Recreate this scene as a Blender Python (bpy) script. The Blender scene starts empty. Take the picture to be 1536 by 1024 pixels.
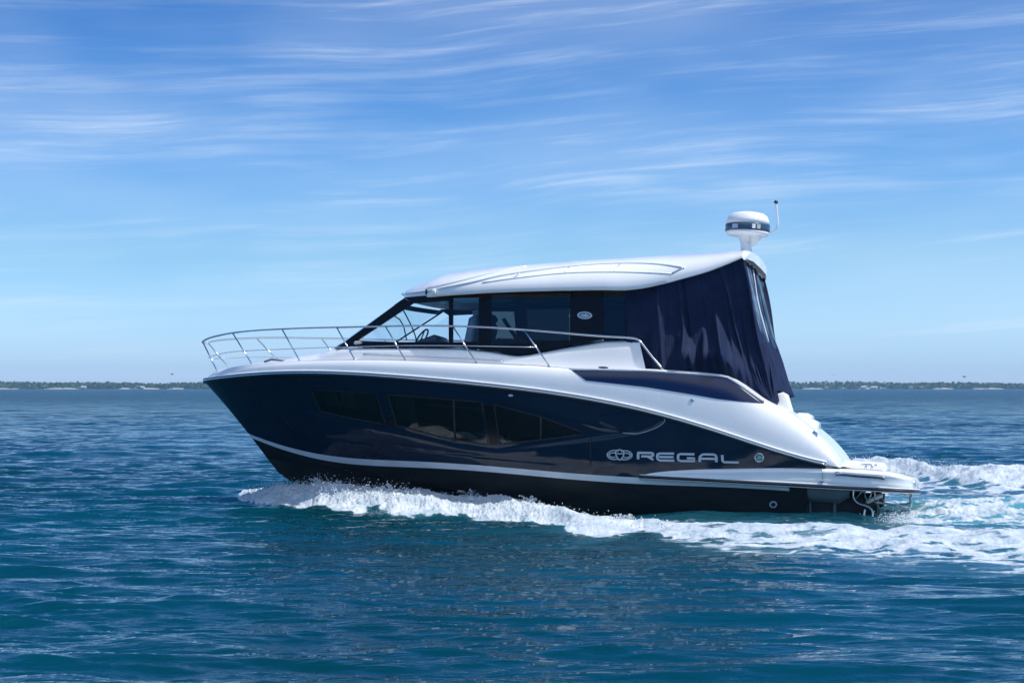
import bpy, math, random
import numpy as np
from mathutils import Matrix, Vector, Euler

random.seed(7); rng = np.random.default_rng(7)
R = math.radians
scene = bpy.context.scene
C = scene.collection

# ------------------------------------------------------------------ camera
F, U0, V0, CH = 2650.0, 768.0, 581.0, 2.13      # focal length and horizon in photo pixels, eye height
cam_d = bpy.data.cameras.new('camera'); cam = bpy.data.objects.new('camera', cam_d); C.objects.link(cam)
cam.location = (0, 0, CH); cam.rotation_euler = (R(90), 0, 0)
cam_d.sensor_width = 36; cam_d.lens = F / 1536 * 36; cam_d.shift_y = (V0 - 512) / 1536
cam_d.clip_start = 0.1; cam_d.clip_end = 20000
scene.camera = cam
scene.view_settings.view_transform = 'Standard'; scene.view_settings.look = 'None'
scene.view_settings.exposure = 0.2; scene.view_settings.gamma = 1
scene.cycles.max_bounces = 8; scene.cycles.transparent_max_bounces = 12
scene.cycles.caustics_reflective = False; scene.cycles.caustics_refractive = False

# ------------------------------------------------------------------ sun and sky
SUNV = Vector((0.62, -0.16, 1.0)).normalized()
SUN_EL = math.asin(SUNV.z); SUN_AZ = math.atan2(SUNV.x, SUNV.y)
sd = bpy.data.lights.new('sun', 'SUN'); sd.energy = 4.0; sd.angle = R(0.5); sd.color = (1, .975, .94)
sun = bpy.data.objects.new('sun', sd); C.objects.link(sun)
sun.rotation_euler = (-SUNV).to_track_quat('-Z', 'Y').to_euler()

def build_world():
    w = bpy.data.worlds.new('World'); scene.world = w; w.use_nodes = True
    nt = w.node_tree; N = nt.nodes; L = nt.links; N.clear()
    def nd(t, **k):
        n = N.new(t)
        for a, b in k.items(): setattr(n, a, b)
        return n
    def mth(op, a, b=None, c=None):
        n = nd('ShaderNodeMath', operation=op)
        for i, v in enumerate((a, b, c)):
            if v is None: continue
            if isinstance(v, (int, float)): n.inputs[i].default_value = v
            else: L.new(v, n.inputs[i])
        return n.outputs[0]
    out = nd('ShaderNodeOutputWorld'); bg = nd('ShaderNodeBackground')
    sky = nd('ShaderNodeTexSky', sky_type='NISHITA', sun_disc=False)
    sky.sun_elevation = SUN_EL; sky.sun_rotation = SUN_AZ
    sky.altitude = 200; sky.air_density = 1.0; sky.dust_density = 0.35; sky.ozone_density = 2.2
    tint = nd('ShaderNodeMix', data_type='RGBA', blend_type='MULTIPLY'); tint.inputs[0].default_value = 1
    L.new(sky.outputs[0], tint.inputs[6])
    tc = nd('ShaderNodeTexCoord'); sep = nd('ShaderNodeSeparateXYZ'); L.new(tc.outputs['Generated'], sep.inputs[0])
    az = mth('MULTIPLY', mth('ARCTAN2', sep.outputs[0], sep.outputs[1]), 57.3)
    el = mth('MULTIPLY', mth('ARCSINE', sep.outputs[2]), 57.3)
    tr = nd('ShaderNodeValToRGB'); L.new(mth('MULTIPLY', el, 1 / 60.), tr.inputs[0]); tr.color_ramp.elements[0].position = 0.0; tr.color_ramp.elements[0].color = (.64, .88, 1.60, 1)
    tr.color_ramp.elements[1].position = 1.0; tr.color_ramp.elements[1].color = (.20, .72, 1.32, 1)
    for ps, cc in ((.03, (.58, .86, 1.36, 1)), (.07, (.50, .77, 1.08, 1)), (.12, (.34, .64, 1.02, 1)), (.21, (.14, .43, .84, 1)), (.36, (.15, .68, 1.30, 1))):
        e = tr.color_ramp.elements.new(ps); e.color = cc
    L.new(tr.outputs[0], tint.inputs[7])
    def noise(x, y, det=5, rough=.55, dist=0.0):
        cmb = nd('ShaderNodeCombineXYZ'); L.new(x, cmb.inputs[0]); L.new(y, cmb.inputs[1])
        n = nd('ShaderNodeTexNoise', noise_dimensions='2D'); n.inputs['Scale'].default_value = 1
        n.inputs['Detail'].default_value = det; n.inputs['Roughness'].default_value = rough
        n.inputs['Distortion'].default_value = dist
        L.new(cmb.outputs[0], n.inputs['Vector']); return n.outputs[0]
    # slow bending of the streaks
    wv = noise(mth('MULTIPLY', az, .045), mth('MULTIPLY', el, .12), 2)
    bend = mth('MULTIPLY', mth('SUBTRACT', wv, .5), 1.5)
    el2 = mth('ADD', mth('ADD', el, bend), mth('MULTIPLY', az, -.06))
    a = noise(mth('MULTIPLY', az, .05), mth('MULTIPLY', el2, 1.0), 8, .62, .15)
    b = noise(mth('ADD', mth('MULTIPLY', az, .16), 9.3), mth('MULTIPLY', el2, 3.6), 8, .65, .2)
    m = noise(mth('ADD', mth('MULTIPLY', az, .06), 3.1), mth('ADD', mth('MULTIPLY', el, .22), 5.7), 3, .5)
    s = mth('ADD', mth('MULTIPLY', a, .62), mth('MULTIPLY', b, .38))
    def smooth(v, lo, hi):
        n = nd('ShaderNodeMapRange', interpolation_type='SMOOTHSTEP'); L.new(v, n.inputs[0])
        n.inputs[1].default_value = lo; n.inputs[2].default_value = hi; return n.outputs[0]
    cl = mth('MULTIPLY', smooth(s, .46, .76), smooth(m, .22, .66))
    cl = mth('ADD', mth('MULTIPLY', cl, .38), mth('MULTIPLY', smooth(m, .25, .75), .17))
    cl = mth('MULTIPLY', mth('MULTIPLY', cl, smooth(el, -0.5, 2.5)), mth('SUBTRACT', 1, smooth(el, 13.5, 24)))
    behind = mth('MULTIPLY', smooth(mth('MULTIPLY', sep.outputs[1], -1), .0, .4), smooth(el, 28, 46))     # unseen bright cloud bank added behind the viewer as fill for shaded whites
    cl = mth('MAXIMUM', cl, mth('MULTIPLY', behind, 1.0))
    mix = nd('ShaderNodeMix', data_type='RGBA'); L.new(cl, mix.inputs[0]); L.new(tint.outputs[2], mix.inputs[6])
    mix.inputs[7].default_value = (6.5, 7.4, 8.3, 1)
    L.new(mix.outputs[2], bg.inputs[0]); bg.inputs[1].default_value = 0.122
    L.new(bg.outputs[0], out.inputs[0])
build_world()

# ------------------------------------------------------------------ materials
MATS = {}
def mat(name, col, rough=.4, metal=0, coat=0, spec=.5, **kw):
    m = bpy.data.materials.new(name); m.use_nodes = True
    p = m.node_tree.nodes['Principled BSDF']
    p.inputs['Base Color'].default_value = (*col, 1); p.inputs['Roughness'].default_value = rough
    p.inputs['Metallic'].default_value = metal; p.inputs['Coat Weight'].default_value = coat
    p.inputs['Coat Roughness'].default_value = kw.get('coat_r', .04)
    p.inputs['Specular IOR Level'].default_value = spec
    if 'sheen' in kw: p.inputs['Sheen Weight'].default_value = kw['sheen']
    MATS[name] = m; return m
def nodes(m): return m.node_tree.nodes, m.node_tree.links, m.node_tree.nodes['Principled BSDF']
def vary(m, c1, c2, scale, det=4, bump=0, rough=None, stretch=(1, 1, 1), lo=.35, hi=.65):
    N, L, p = nodes(m)
    tc = N.new('ShaderNodeTexCoord'); mp = N.new('ShaderNodeMapping'); mp.inputs['Scale'].default_value = stretch
    L.new(tc.outputs['Object'], mp.inputs[0])
    n = N.new('ShaderNodeTexNoise'); n.inputs['Scale'].default_value = scale; n.inputs['Detail'].default_value = det
    L.new(mp.outputs[0], n.inputs['Vector'])
    r = N.new('ShaderNodeValToRGB'); r.color_ramp.elements[0].position = lo; r.color_ramp.elements[1].position = hi
    r.color_ramp.elements[0].color = (*c1, 1); r.color_ramp.elements[1].color = (*c2, 1)
    L.new(n.outputs[0], r.inputs[0]); L.new(r.outputs[0], p.inputs['Base Color'])
    if rough:
        q = N.new('ShaderNodeMapRange'); L.new(n.outputs[0], q.inputs[0])
        q.inputs[1].default_value = lo; q.inputs[2].default_value = hi
        q.inputs[3].default_value = rough[0]; q.inputs[4].default_value = rough[1]; L.new(q.outputs[0], p.inputs['Roughness'])
    if bump:
        b = N.new('ShaderNodeBump'); b.inputs['Strength'].default_value = 1; b.inputs['Distance'].default_value = bump
        L.new(n.outputs[0], b.inputs['Height']); L.new(b.outputs[0], p.inputs['Normal'])
    return m
navy = vary(mat('navy_gelcoat', (.006, .012, .04), .12, coat=0, spec=.42), (.0035, .0105, .026), (.005, .0145, .035), 1.3, rough=(.03, .07), bump=.0018)
inlay_m = mat('navy_inlay', (.006, .013, .050), .09, spec=.45)
white = vary(mat('white_gelcoat', (.78, .79, .80), .25, coat=.6), (.82, .81, .79), (.87, .86, .83), 1.1, rough=(.2, .32))
stripe_m = vary(mat('boot_stripe_white', (.7, .71, .72), .35, coat=.3), (.62, .64, .65), (.72, .73, .74), 3, stretch=(1, 1, 5))
black_b = vary(mat('bottom_paint', (.008, .010, .013), .45, spec=.25), (.003, .006, .009), (.008, .013, .017), 2.5, det=8, rough=(.3, .55), stretch=(1, 1, 4))
black_g = mat('black_gloss', (.004, .004, .005), .22, spec=.25)
black_r = mat('black_rubber', (.012, .012, .014), .5)
steel = mat('stainless_steel', (.62, .63, .65), .18, metal=1)
chrome = mat('chrome_letter', (.60, .64, .70), .42, metal=.55)
silver = mat('silver_paint', (.50, .52, .56), .35, metal=.5)
plast = mat('white_plastic', (.80, .80, .80), .35)
greypl = mat('grey_plastic', (.10, .11, .12), .45)
bandm = mat('radar_band', (.03, .07, .12), .25)
cloth_m = vary(mat('navy_canvas', (.012, .016, .050), .8, spec=.2), (.0065, .0145, .046), (.010, .021, .062), 4, det=6, bump=.003)
lining = mat('dark_lining', (.012, .013, .015), .8)
cream = mat('cream_upholstery', (.45, .44, .40), .7)
blueup = mat('pale_upholstery', (.5, .58, .62), .6)
deckm = vary(mat('deck_nonskid', (.66, .66, .65), .55), (.62, .62, .61), (.70, .70, .69), 30, bump=.001)

def glass(name, tint, alpha=.85, rough=.01, gcol=(1, 1, 1)):
    m = bpy.data.materials.new(name); m.use_nodes = True; N = m.node_tree.nodes; L = m.node_tree.links; N.clear()
    o = N.new('ShaderNodeOutputMaterial'); mx = N.new('ShaderNodeMixShader'); g = N.new('ShaderNodeBsdfGlossy')
    t = N.new('ShaderNodeBsdfTransparent'); d = N.new('ShaderNodeBsdfDiffuse'); m2 = N.new('ShaderNodeMixShader')
    fr = N.new('ShaderNodeFresnel'); fr.inputs[0].default_value = 1.5
    g.inputs['Roughness'].default_value = rough; g.inputs[0].default_value = (*gcol, 1)
    t.inputs[0].default_value = (*tint, 1); d.inputs[0].default_value = (.01, .012, .014, 1)
    m2.inputs[0].default_value = alpha; L.new(d.outputs[0], m2.inputs[1]); L.new(t.outputs[0], m2.inputs[2])
    L.new(fr.outputs[0], mx.inputs[0]); L.new(m2.outputs[0], mx.inputs[1]); L.new(g.outputs[0], mx.inputs[2])
    L.new(mx.outputs[0], o.inputs[0]); MATS[name] = m; return m
clear_glass = glass('clear_glass', (.88, .95, 1), .97)
tint_glass = glass('tinted_glass', (.14, .18, .20), .6)
hull_glass = glass('hull_glass', (.45, .52, .52), .75)
vinyl = glass('clear_vinyl', (.75, .82, .88), .93, .12)

# ------------------------------------------------------------------ object helpers
def tag(o, label=None, cat=None, group=None, kind=None):
    if label: o['label'] = label
    if cat: o['category'] = cat
    if group: o['group'] = group
    if kind: o['kind'] = kind
    return o
def mesh(name, V, Fc, m, parent=None, smooth=True, loc=None, autos=None):
    me = bpy.data.meshes.new(name); V = np.asarray(V, dtype=float)
    me.from_pydata([tuple(v) for v in V], [], [tuple(int(i) for i in f) for f in Fc]); me.update()
    if smooth: me.polygons.foreach_set('use_smooth', [True] * len(me.polygons))
    if m: me.materials.append(m)
    o = bpy.data.objects.new(name, me); C.objects.link(o)
    if parent: o.parent = parent
    if loc is not None: o.location = loc
    if autos is not None:
        for p in bpy.context.scene.objects: pass
        try: me.set_sharp_from_angle(angle=R(autos))
        except Exception: pass
    return o
class MB:
    """collects simple shapes for ONE mesh"""
    def __init__(s): s.V = []; s.F = []
    def add(s, V, Fc):
        b = len(s.V); s.V += [tuple(v) for v in V]; s.F += [tuple(b + i for i in f) for f in Fc]; return s
    def box(s, c, d, rot=None, bev=0.0):
        x, y, z = [k / 2 for k in d]; 
        if bev:
            pts = []
            for sz in (-1, 1):
                for a in range(16):
                    q = a * math.pi / 8 + math.pi / 16
                    cx = math.copysign(x - bev, math.cos(q)) + bev * math.cos(q); cy = math.copysign(y - bev, math.sin(q)) + bev * math.sin(q)
                    pts.append((cx, cy, sz * (z - bev)))
            ins = []
            for sz in (-1, 1):
                for a in range(16):
                    q = a * math.pi / 8 + math.pi / 16
                    ins.append((math.copysign(x - bev, math.cos(q)) * .999, math.copysign(y - bev, math.sin(q)) * .999, sz * z))
            P = pts + ins; Fc = []
            for a in range(16):
                b = (a + 1) % 16
                Fc += [(a, b, 16 + b, 16 + a), (b, a, 32 + a, 32 + b), (16 + a, 16 + b, 48 + b, 48 + a)]
            Fc += [tuple(range(47, 31, -1)), tuple(range(48, 64))]
        else:
            P = [(i * x, j * y, k * z) for k in (-1, 1) for j in (-1, 1) for i in (-1, 1)]
            Fc = [(0, 2, 3, 1), (4, 5, 7, 6), (0, 1, 5, 4), (2, 6, 7, 3), (0, 4, 6, 2), (1, 3, 7, 5)]
        P = [Vector(p) for p in P]
        if rot is not None: P = [rot @ p for p in P]
        return s.add([p + Vector(c) for p in P], Fc)
    def tube(s, pts, r, n=8, cap=True, smooth=0):
        P = [Vector(p) for p in pts]
        for _ in range(smooth):
            Q = [P[0]]
            for a, b in zip(P[:-1], P[1:]): Q += [a.lerp(b, .25), a.lerp(b, .75)]
            P = Q + [P[-1]]
        V = []; Fc = []; prev = None; K = len(P)
        for i, p in enumerate(P):
            t = (P[min(i + 1, K - 1)] - P[max(i - 1, 0)]).normalized()
            ref = prev if prev is not None else (Vector((0, 0, 1)) if abs(t.z) < .9 else Vector((1, 0, 0)))
            a = (ref - t * ref.dot(t)).normalized(); b = t.cross(a); prev = a
            rr = r[min(i, len(r) - 1)] if isinstance(r, (list, tuple)) else r
            for k in range(n):
                q = 2 * math.pi * k / n; V.append(p + a * rr * math.cos(q) + b * rr * math.sin(q))
        for i in range(K - 1):
            for k in range(n):
                k2 = (k + 1) % n; Fc.append((i * n + k, i * n + k2, (i + 1) * n + k2, (i + 1) * n + k))
        if cap: Fc += [tuple(range(n - 1, -1, -1)), tuple((K - 1) * n + k for k in range(n))]
        return s.add(V, Fc)
    def lathe(s, prof, c=(0, 0, 0), n=40, mtx=None):
        V = []; Fc = []
        for r_, z in prof:
            for k in range(n):
                q = 2 * math.pi * k / n; V.append(Vector((r_ * math.cos(q), r_ * math.sin(q), z)))
        if mtx is not None: V = [mtx @ v for v in V]
        V = [v + Vector(c) for v in V]
        for i in range(len(prof) - 1):
            for k in range(n):
                k2 = (k + 1) % n; Fc.append((i * n + k, i * n + k2, (i + 1) * n + k2, (i + 1) * n + k))
        Fc += [tuple(range(n - 1, -1, -1)), tuple((len(prof) - 1) * n + k for k in range(n))]
        return s.add(V, Fc)
    def mirror(s):
        b = len(s.V); s.V += [(v[0], -v[1], v[2]) for v in s.V]; s.F += [tuple(b + i for i in reversed(f)) for f in s.F]; return s
    def build(s, name, m, parent=None, smooth=True, autos=None): return mesh(name, s.V, s.F, m, parent, smooth, autos=autos)
def grid_faces(n, m, keep=None):
    f = []
    for i in range(n - 1):
        for j in range(m - 1):
            if keep is None or keep(i, j): f.append((i * m + j, i * m + j + 1, (i + 1) * m + j + 1, (i + 1) * m + j))
    return f

# ------------------------------------------------------------------ noise for meshes
PERM = rng.permutation(512).astype(np.int64); PERM = np.concatenate([PERM, PERM, PERM]); GV = rng.random(512) * 2 - 1
def vnoise(x, y):
    xi = np.floor(x).astype(np.int64); yi = np.floor(y).astype(np.int64); fx = x - xi; fy = y - yi
    fx = fx * fx * fx * (fx * (fx * 6 - 15) + 10); fy = fy * fy * fy * (fy * (fy * 6 - 15) + 10)
    h = lambda a, b: GV[PERM[(PERM[a & 511] + b) & 511]]
    return (h(xi, yi) * (1 - fx) + h(xi + 1, yi) * fx) * (1 - fy) + (h(xi, yi + 1) * (1 - fx) + h(xi + 1, yi + 1) * fx) * fy
def fbm(x, y, o=4, g=.5):
    s = 0; a = 1; t = 0
    for k in range(o): s = s + a * vnoise(x + 17.3 * k, y - 9.1 * k); t += a; a *= g; x = x * 2.03; y = y * 2.03
    return s / t
def smst(a, b, x):
    t = np.clip((x - a) / (b - a), 0, 1); return t * t * (3 - 2 * t)

# ------------------------------------------------------------------ the yacht's frame: x forward, y port, z up
YAW, PITCH, ROLL = R(180 - 15), R(2.6), R(3.3)
ROT = Matrix.Rotation(YAW, 3, 'Z') @ Matrix.Rotation(-PITCH, 3, 'Y') @ Matrix.Rotation(ROLL, 3, 'X')
BOATLOC = Vector((5.66, 30.7, 0.0))
RN = np.array(ROT); RT = RN.T
def proj(P):
    P = np.atleast_2d(np.asarray(P, dtype=float)); W = P @ RN.T + np.array(BOATLOC)
    return U0 + F * W[:, 0] / W[:, 1], V0 - F * (W[:, 2] - CH) / W[:, 1]
CO = RT @ (np.array([0, 0, CH]) - np.array(BOATLOC))
def ray(u, v): return RT @ np.array([(u - U0) / F, 1.0, -(v - V0) / F])
def on_y(u, v, yc):
    d = ray(u, v); t = (yc - CO[1]) / d[1]; return CO + d * t
# adjust the position so that the bow tip and the platform corner sit where measured
for _ in range(12):
    for P, ut in (((11.9, 0, 1.8), 307.0), ((-1.4, 1.7, .45), 1371.0)):
        pass
    ub = proj((11.9, 0, 1.8))[0][0]; us = proj((-1.4, 1.75, .45))[0][0]
    width = us - ub; BOATLOC.y *= width / (1371 - 307)
    ub = proj((11.9, 0, 1.8))[0][0]; BOATLOC.x += (307 - ub) * 33 / F
CO = RT @ (np.array([0, 0, CH]) - np.array(BOATLOC))

YC = 0.5
TS = None
def hit(u, v, Y, ymax=2.6, ymin=-.2, n=500):
    """first point where the line of sight meets the side surface y = Y(x, z)"""
    d = ray(u, v); t = (np.linspace(ymax, ymin, n) - CO[1]) / d[1]
    P = CO[None] + d[None] * t[:, None]; f = P[:, 1] - Y(P[:, 0], P[:, 2])
    k = np.where((f[:-1] > 0) & (f[1:] <= 0))[0]
    if len(k) == 0: return P[np.argmin(np.abs(f))]
    k = k[0]; a = f[k] / (f[k] - f[k + 1]); return P[k] * (1 - a) + P[k + 1] * a
def sub(pts, step=12.0):
    out = []
    for (a, b), (c, d) in zip(pts[:-1], pts[1:]):
        n = max(1, int(math.hypot(c - a, d - b) / step))
        out += [(a + (c - a) * k / n, b + (d - b) * k / n) for k in range(n)]
    return out + [pts[-1]]
def catmull(pts, k=8):
    P = [np.array(p, float) for p in pts]; P = [2 * P[0] - P[1]] + P + [2 * P[-1] - P[-2]]; out = []
    for i in range(1, len(P) - 2):
        for j in range(k):
            t = j / k; a, b, c, d = P[i - 1], P[i], P[i + 1], P[i + 2]
            out.append(.5 * (2 * b + (c - a) * t + (2 * a - 5 * b + 4 * c - d) * t * t + (3 * b - a - 3 * c + d) * t ** 3))
    return out + [P[-2]]

LX = 11.9
def Bm(x):
    x = np.asarray(x, float); t = np.clip((x - 2.5) / 9.4, 0, 1)
    return 1.98 * (1 - t ** 2.6) ** .62 - .09 * np.clip((2.5 - x) / 2.5, 0, 1.3) ** 2
def curve(trace, Y):
    """traced line on the side surface -> arrays x, z sorted by x"""
    P = np.array([hit(u, v, Y) for u, v in sub(trace)]); i = np.argsort(P[:, 0]); return P[i, 0], P[i, 2]
RUB = [(307, 572), (325, 567.5), (345, 564), (370, 562), (399, 561), (440, 560.3), (481, 560.6), (520, 561.3), (563, 562.8), (620, 566), (669, 571), (725, 577.5), (779, 584.5),
       (835, 591.5), (888, 600), (940, 608.5), (990, 619.5), (1030, 633), (1068, 646), (1107, 658.5), (1146, 671), (1190, 683.5), (1232, 695)]
xr, zr = curve(RUB, lambda x, z: Bm(x))
kfit = np.polyfit(xr / LX, zr, 6)
S0 = float(xr[0])
def zs(s):
    s = np.asarray(s, float); z = np.polyval(kfit, np.maximum(s, S0 / LX))
    sl = (np.polyval(kfit, S0 / LX + .01) - np.polyval(kfit, S0 / LX)) / .01
    return z + np.minimum(s - S0 / LX, 0) * sl
# stem
STEM = [(307, 574), (325, 594), (344.7, 616), (369, 646), (385, 666), (400, 686)]
st = np.array([on_y(u, v, 0.0) for u, v in STEM]); stf = np.polyfit(st[:, 2], st[:, 0], 2)
ZST1, ZST0 = float(zs(1.0)), st[-1, 2]
def xend(w): z = ZST0 + (ZST1 - ZST0) * np.asarray(w, float); xx = np.polyval(stf, z); return xx + (LX - np.polyval(stf, ZST1)) * np.asarray(w) ** 2
def gy(s, w):
    s = np.asarray(s, float); w = np.asarray(w, float)
    t0 = .10 + (.2101 - .10) * w; a = 1.75 + .85 * w; b = 1.12 - .5 * w; bx = 1.74 + .24 * w ** .8
    t = np.clip((s - t0) / (1 - t0), 0, 1)
    return bx * np.clip(1 - t ** a, 0, 1) ** b - .09 * np.clip((.2101 - s) / .2101, 0, 1.3) ** 2
CHN = [(400, 686), (440, 690), (481, 696), (563, 711), (640, 726), (720, 740), (800, 751), (900, 762), (1000, 771), (1100, 779), (1214, 787)]
XC = float(xend(0.0))
xc_, zc_ = curve(CHN, lambda x, z: gy(np.clip(x / XC, -.1, 1), 0 * x))
cfit = np.polyfit(xc_ / XC, zc_, 4)
def zc(s): return np.polyval(cfit, s) + (ZST0 - np.polyval(cfit, 1.0)) * np.clip(np.asarray(s), 0, 1) ** 12
def S(s, w):
    s, w = np.broadcast_arrays(np.asarray(s, float), np.asarray(w, float))
    z1 = zs(s); z0 = zc(s)
    return np.stack([s * xend(w), gy(s, w), z0 + (z1 - z0) * w], -1)
def hull_sw(u, v):
    s, w = np.clip((1240 - u) / 933, .01, .98), .5
    for _ in range(25):
        P = S([s, s + 1e-4, s], [w, w, w + 1e-4]); uu, vv = proj(P)
        J = np.array([[uu[1] - uu[0], uu[2] - uu[0]], [vv[1] - vv[0], vv[2] - vv[0]]]) / 1e-4
        e = np.array([u - uu[0], v - vv[0]])
        try: ds = np.linalg.solve(J, e)
        except Exception: break
        ds = np.clip(ds, -.15, .15); s = float(np.clip(s + ds[0], -.06, 1)); w = float(np.clip(w + ds[1], -.3, 1.02))
        if abs(e).max() < .02: break
    return s, w
def on_hull(u, v, off=0.0):
    s, w = hull_sw(u, v); P = S(s, w)
    a = S(min(s + .002, 1), w) - S(s - .002, w); b = S(s, w + .01) - S(s, w - .01); n = np.cross(b, a); n /= np.linalg.norm(n) + 1e-9
    if n[1] < 0: n = -n
    return P + n * off
ST_T = [(369, 647), (385, 655.5), (405, 663.5), (427, 670.5), (465, 677.5), (509, 683), (560, 688), (591, 690.5), (664, 695.5), (768, 703), (872, 709.5), (960, 714.5), (1080, 722), (1191, 729), (1235, 731.5)]
ST_B = [(375, 653), (388, 661), (407, 670), (427, 677), (465, 685), (509, 691), (560, 696.5), (591, 700), (664, 704.5), (768, 712), (872, 718.5), (960, 724), (1080, 731), (1191, 737), (1235, 739)]
def wfit(tr):
    q = np.array([hull_sw(u, v) for u, v in tr]); return np.polyfit(q[:, 0], q[:, 1], 5), q
kT, qT = wfit(ST_T); kB, qB = wfit(ST_B)
wT = lambda s: np.polyval(kT, np.clip(s, 0, qT[:, 0].max())); wB = lambda s: np.polyval(kB, np.clip(s, 0, qB[:, 0].max()))
def poly_sd(u, v, poly):
    """signed pixel distance, negative inside"""
    P = np.array(poly, float); n = len(P); d = np.full(u.shape, 1e9); ins = np.zeros(u.shape, bool)
    for i in range(n):
        a, b = P[i], P[(i + 1) % n]; e = b - a; wx = u - a[0]; wy = v - a[1]
        t = np.clip((wx * e[0] + wy * e[1]) / (e @ e), 0, 1); d = np.minimum(d, np.hypot(wx - e[0] * t, wy - e[1] * t))
        c = ((a[1] > v) != (b[1] > v)) & (u < (b[0] - a[0]) * (v - a[1]) / (b[1] - a[1] + 1e-12) + a[0]); ins ^= c
    return np.where(ins, -d, d)

def patch(name, top, bot, surf, m, parent, off=.004, nx=14, ny=4, thick=.02, mirror=False, smooth=True):
    """a panel lying on a side surface; top and bot are outlines given as photo points, surf(u, v) gives the 3D point"""
    def resample(pl, n):
        P = np.array(pl, float); d = np.concatenate([[0], np.cumsum(np.hypot(*np.diff(P, axis=0).T))]); t = np.linspace(0, d[-1], n)
        return np.stack([np.interp(t, d, P[:, 0]), np.interp(t, d, P[:, 1])], 1)
    a = resample(top, nx); b = resample(bot, nx); V = []
    for i in range(nx):
        for j in range(ny):
            q = a[i] + (b[i] - a[i]) * j / (ny - 1); V.append(np.array(surf(q[0], q[1])) + np.array([0, off, 0]))
    V = np.array(V); Fc = grid_faces(nx, ny)
    ring = [i * ny for i in range(nx)] + [(nx - 1) * ny + j for j in range(1, ny)] + [i * ny + ny - 1 for i in range(nx - 2, -1, -1)] + [j for j in range(ny - 2, 0, -1)]
    k = len(V); V = np.vstack([V, V[ring] - np.array([0, thick, 0])]); r = len(ring)
    Fc += [(ring[i], k + i, k + (i + 1) % r, ring[(i + 1) % r]) for i in range(r)]
    o = mesh(name, V, Fc, m, parent, smooth, autos=35)
    if mirror:
        W = V.copy(); W[:, 1] *= -1; o2 = mesh(name, W, [tuple(reversed(f)) for f in Fc], m, parent, smooth, autos=35)
        return o, o2
    return o

# ------------------------------------------------------------------ YACHT
yacht = bpy.data.objects.new('motor_yacht', None); C.objects.link(yacht)
yacht.location = BOATLOC; yacht.rotation_euler = ROT.to_euler()
tag(yacht, 'navy blue and white motor yacht with navy canvas stern cover, running through the waves', 'motor yacht')

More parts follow.
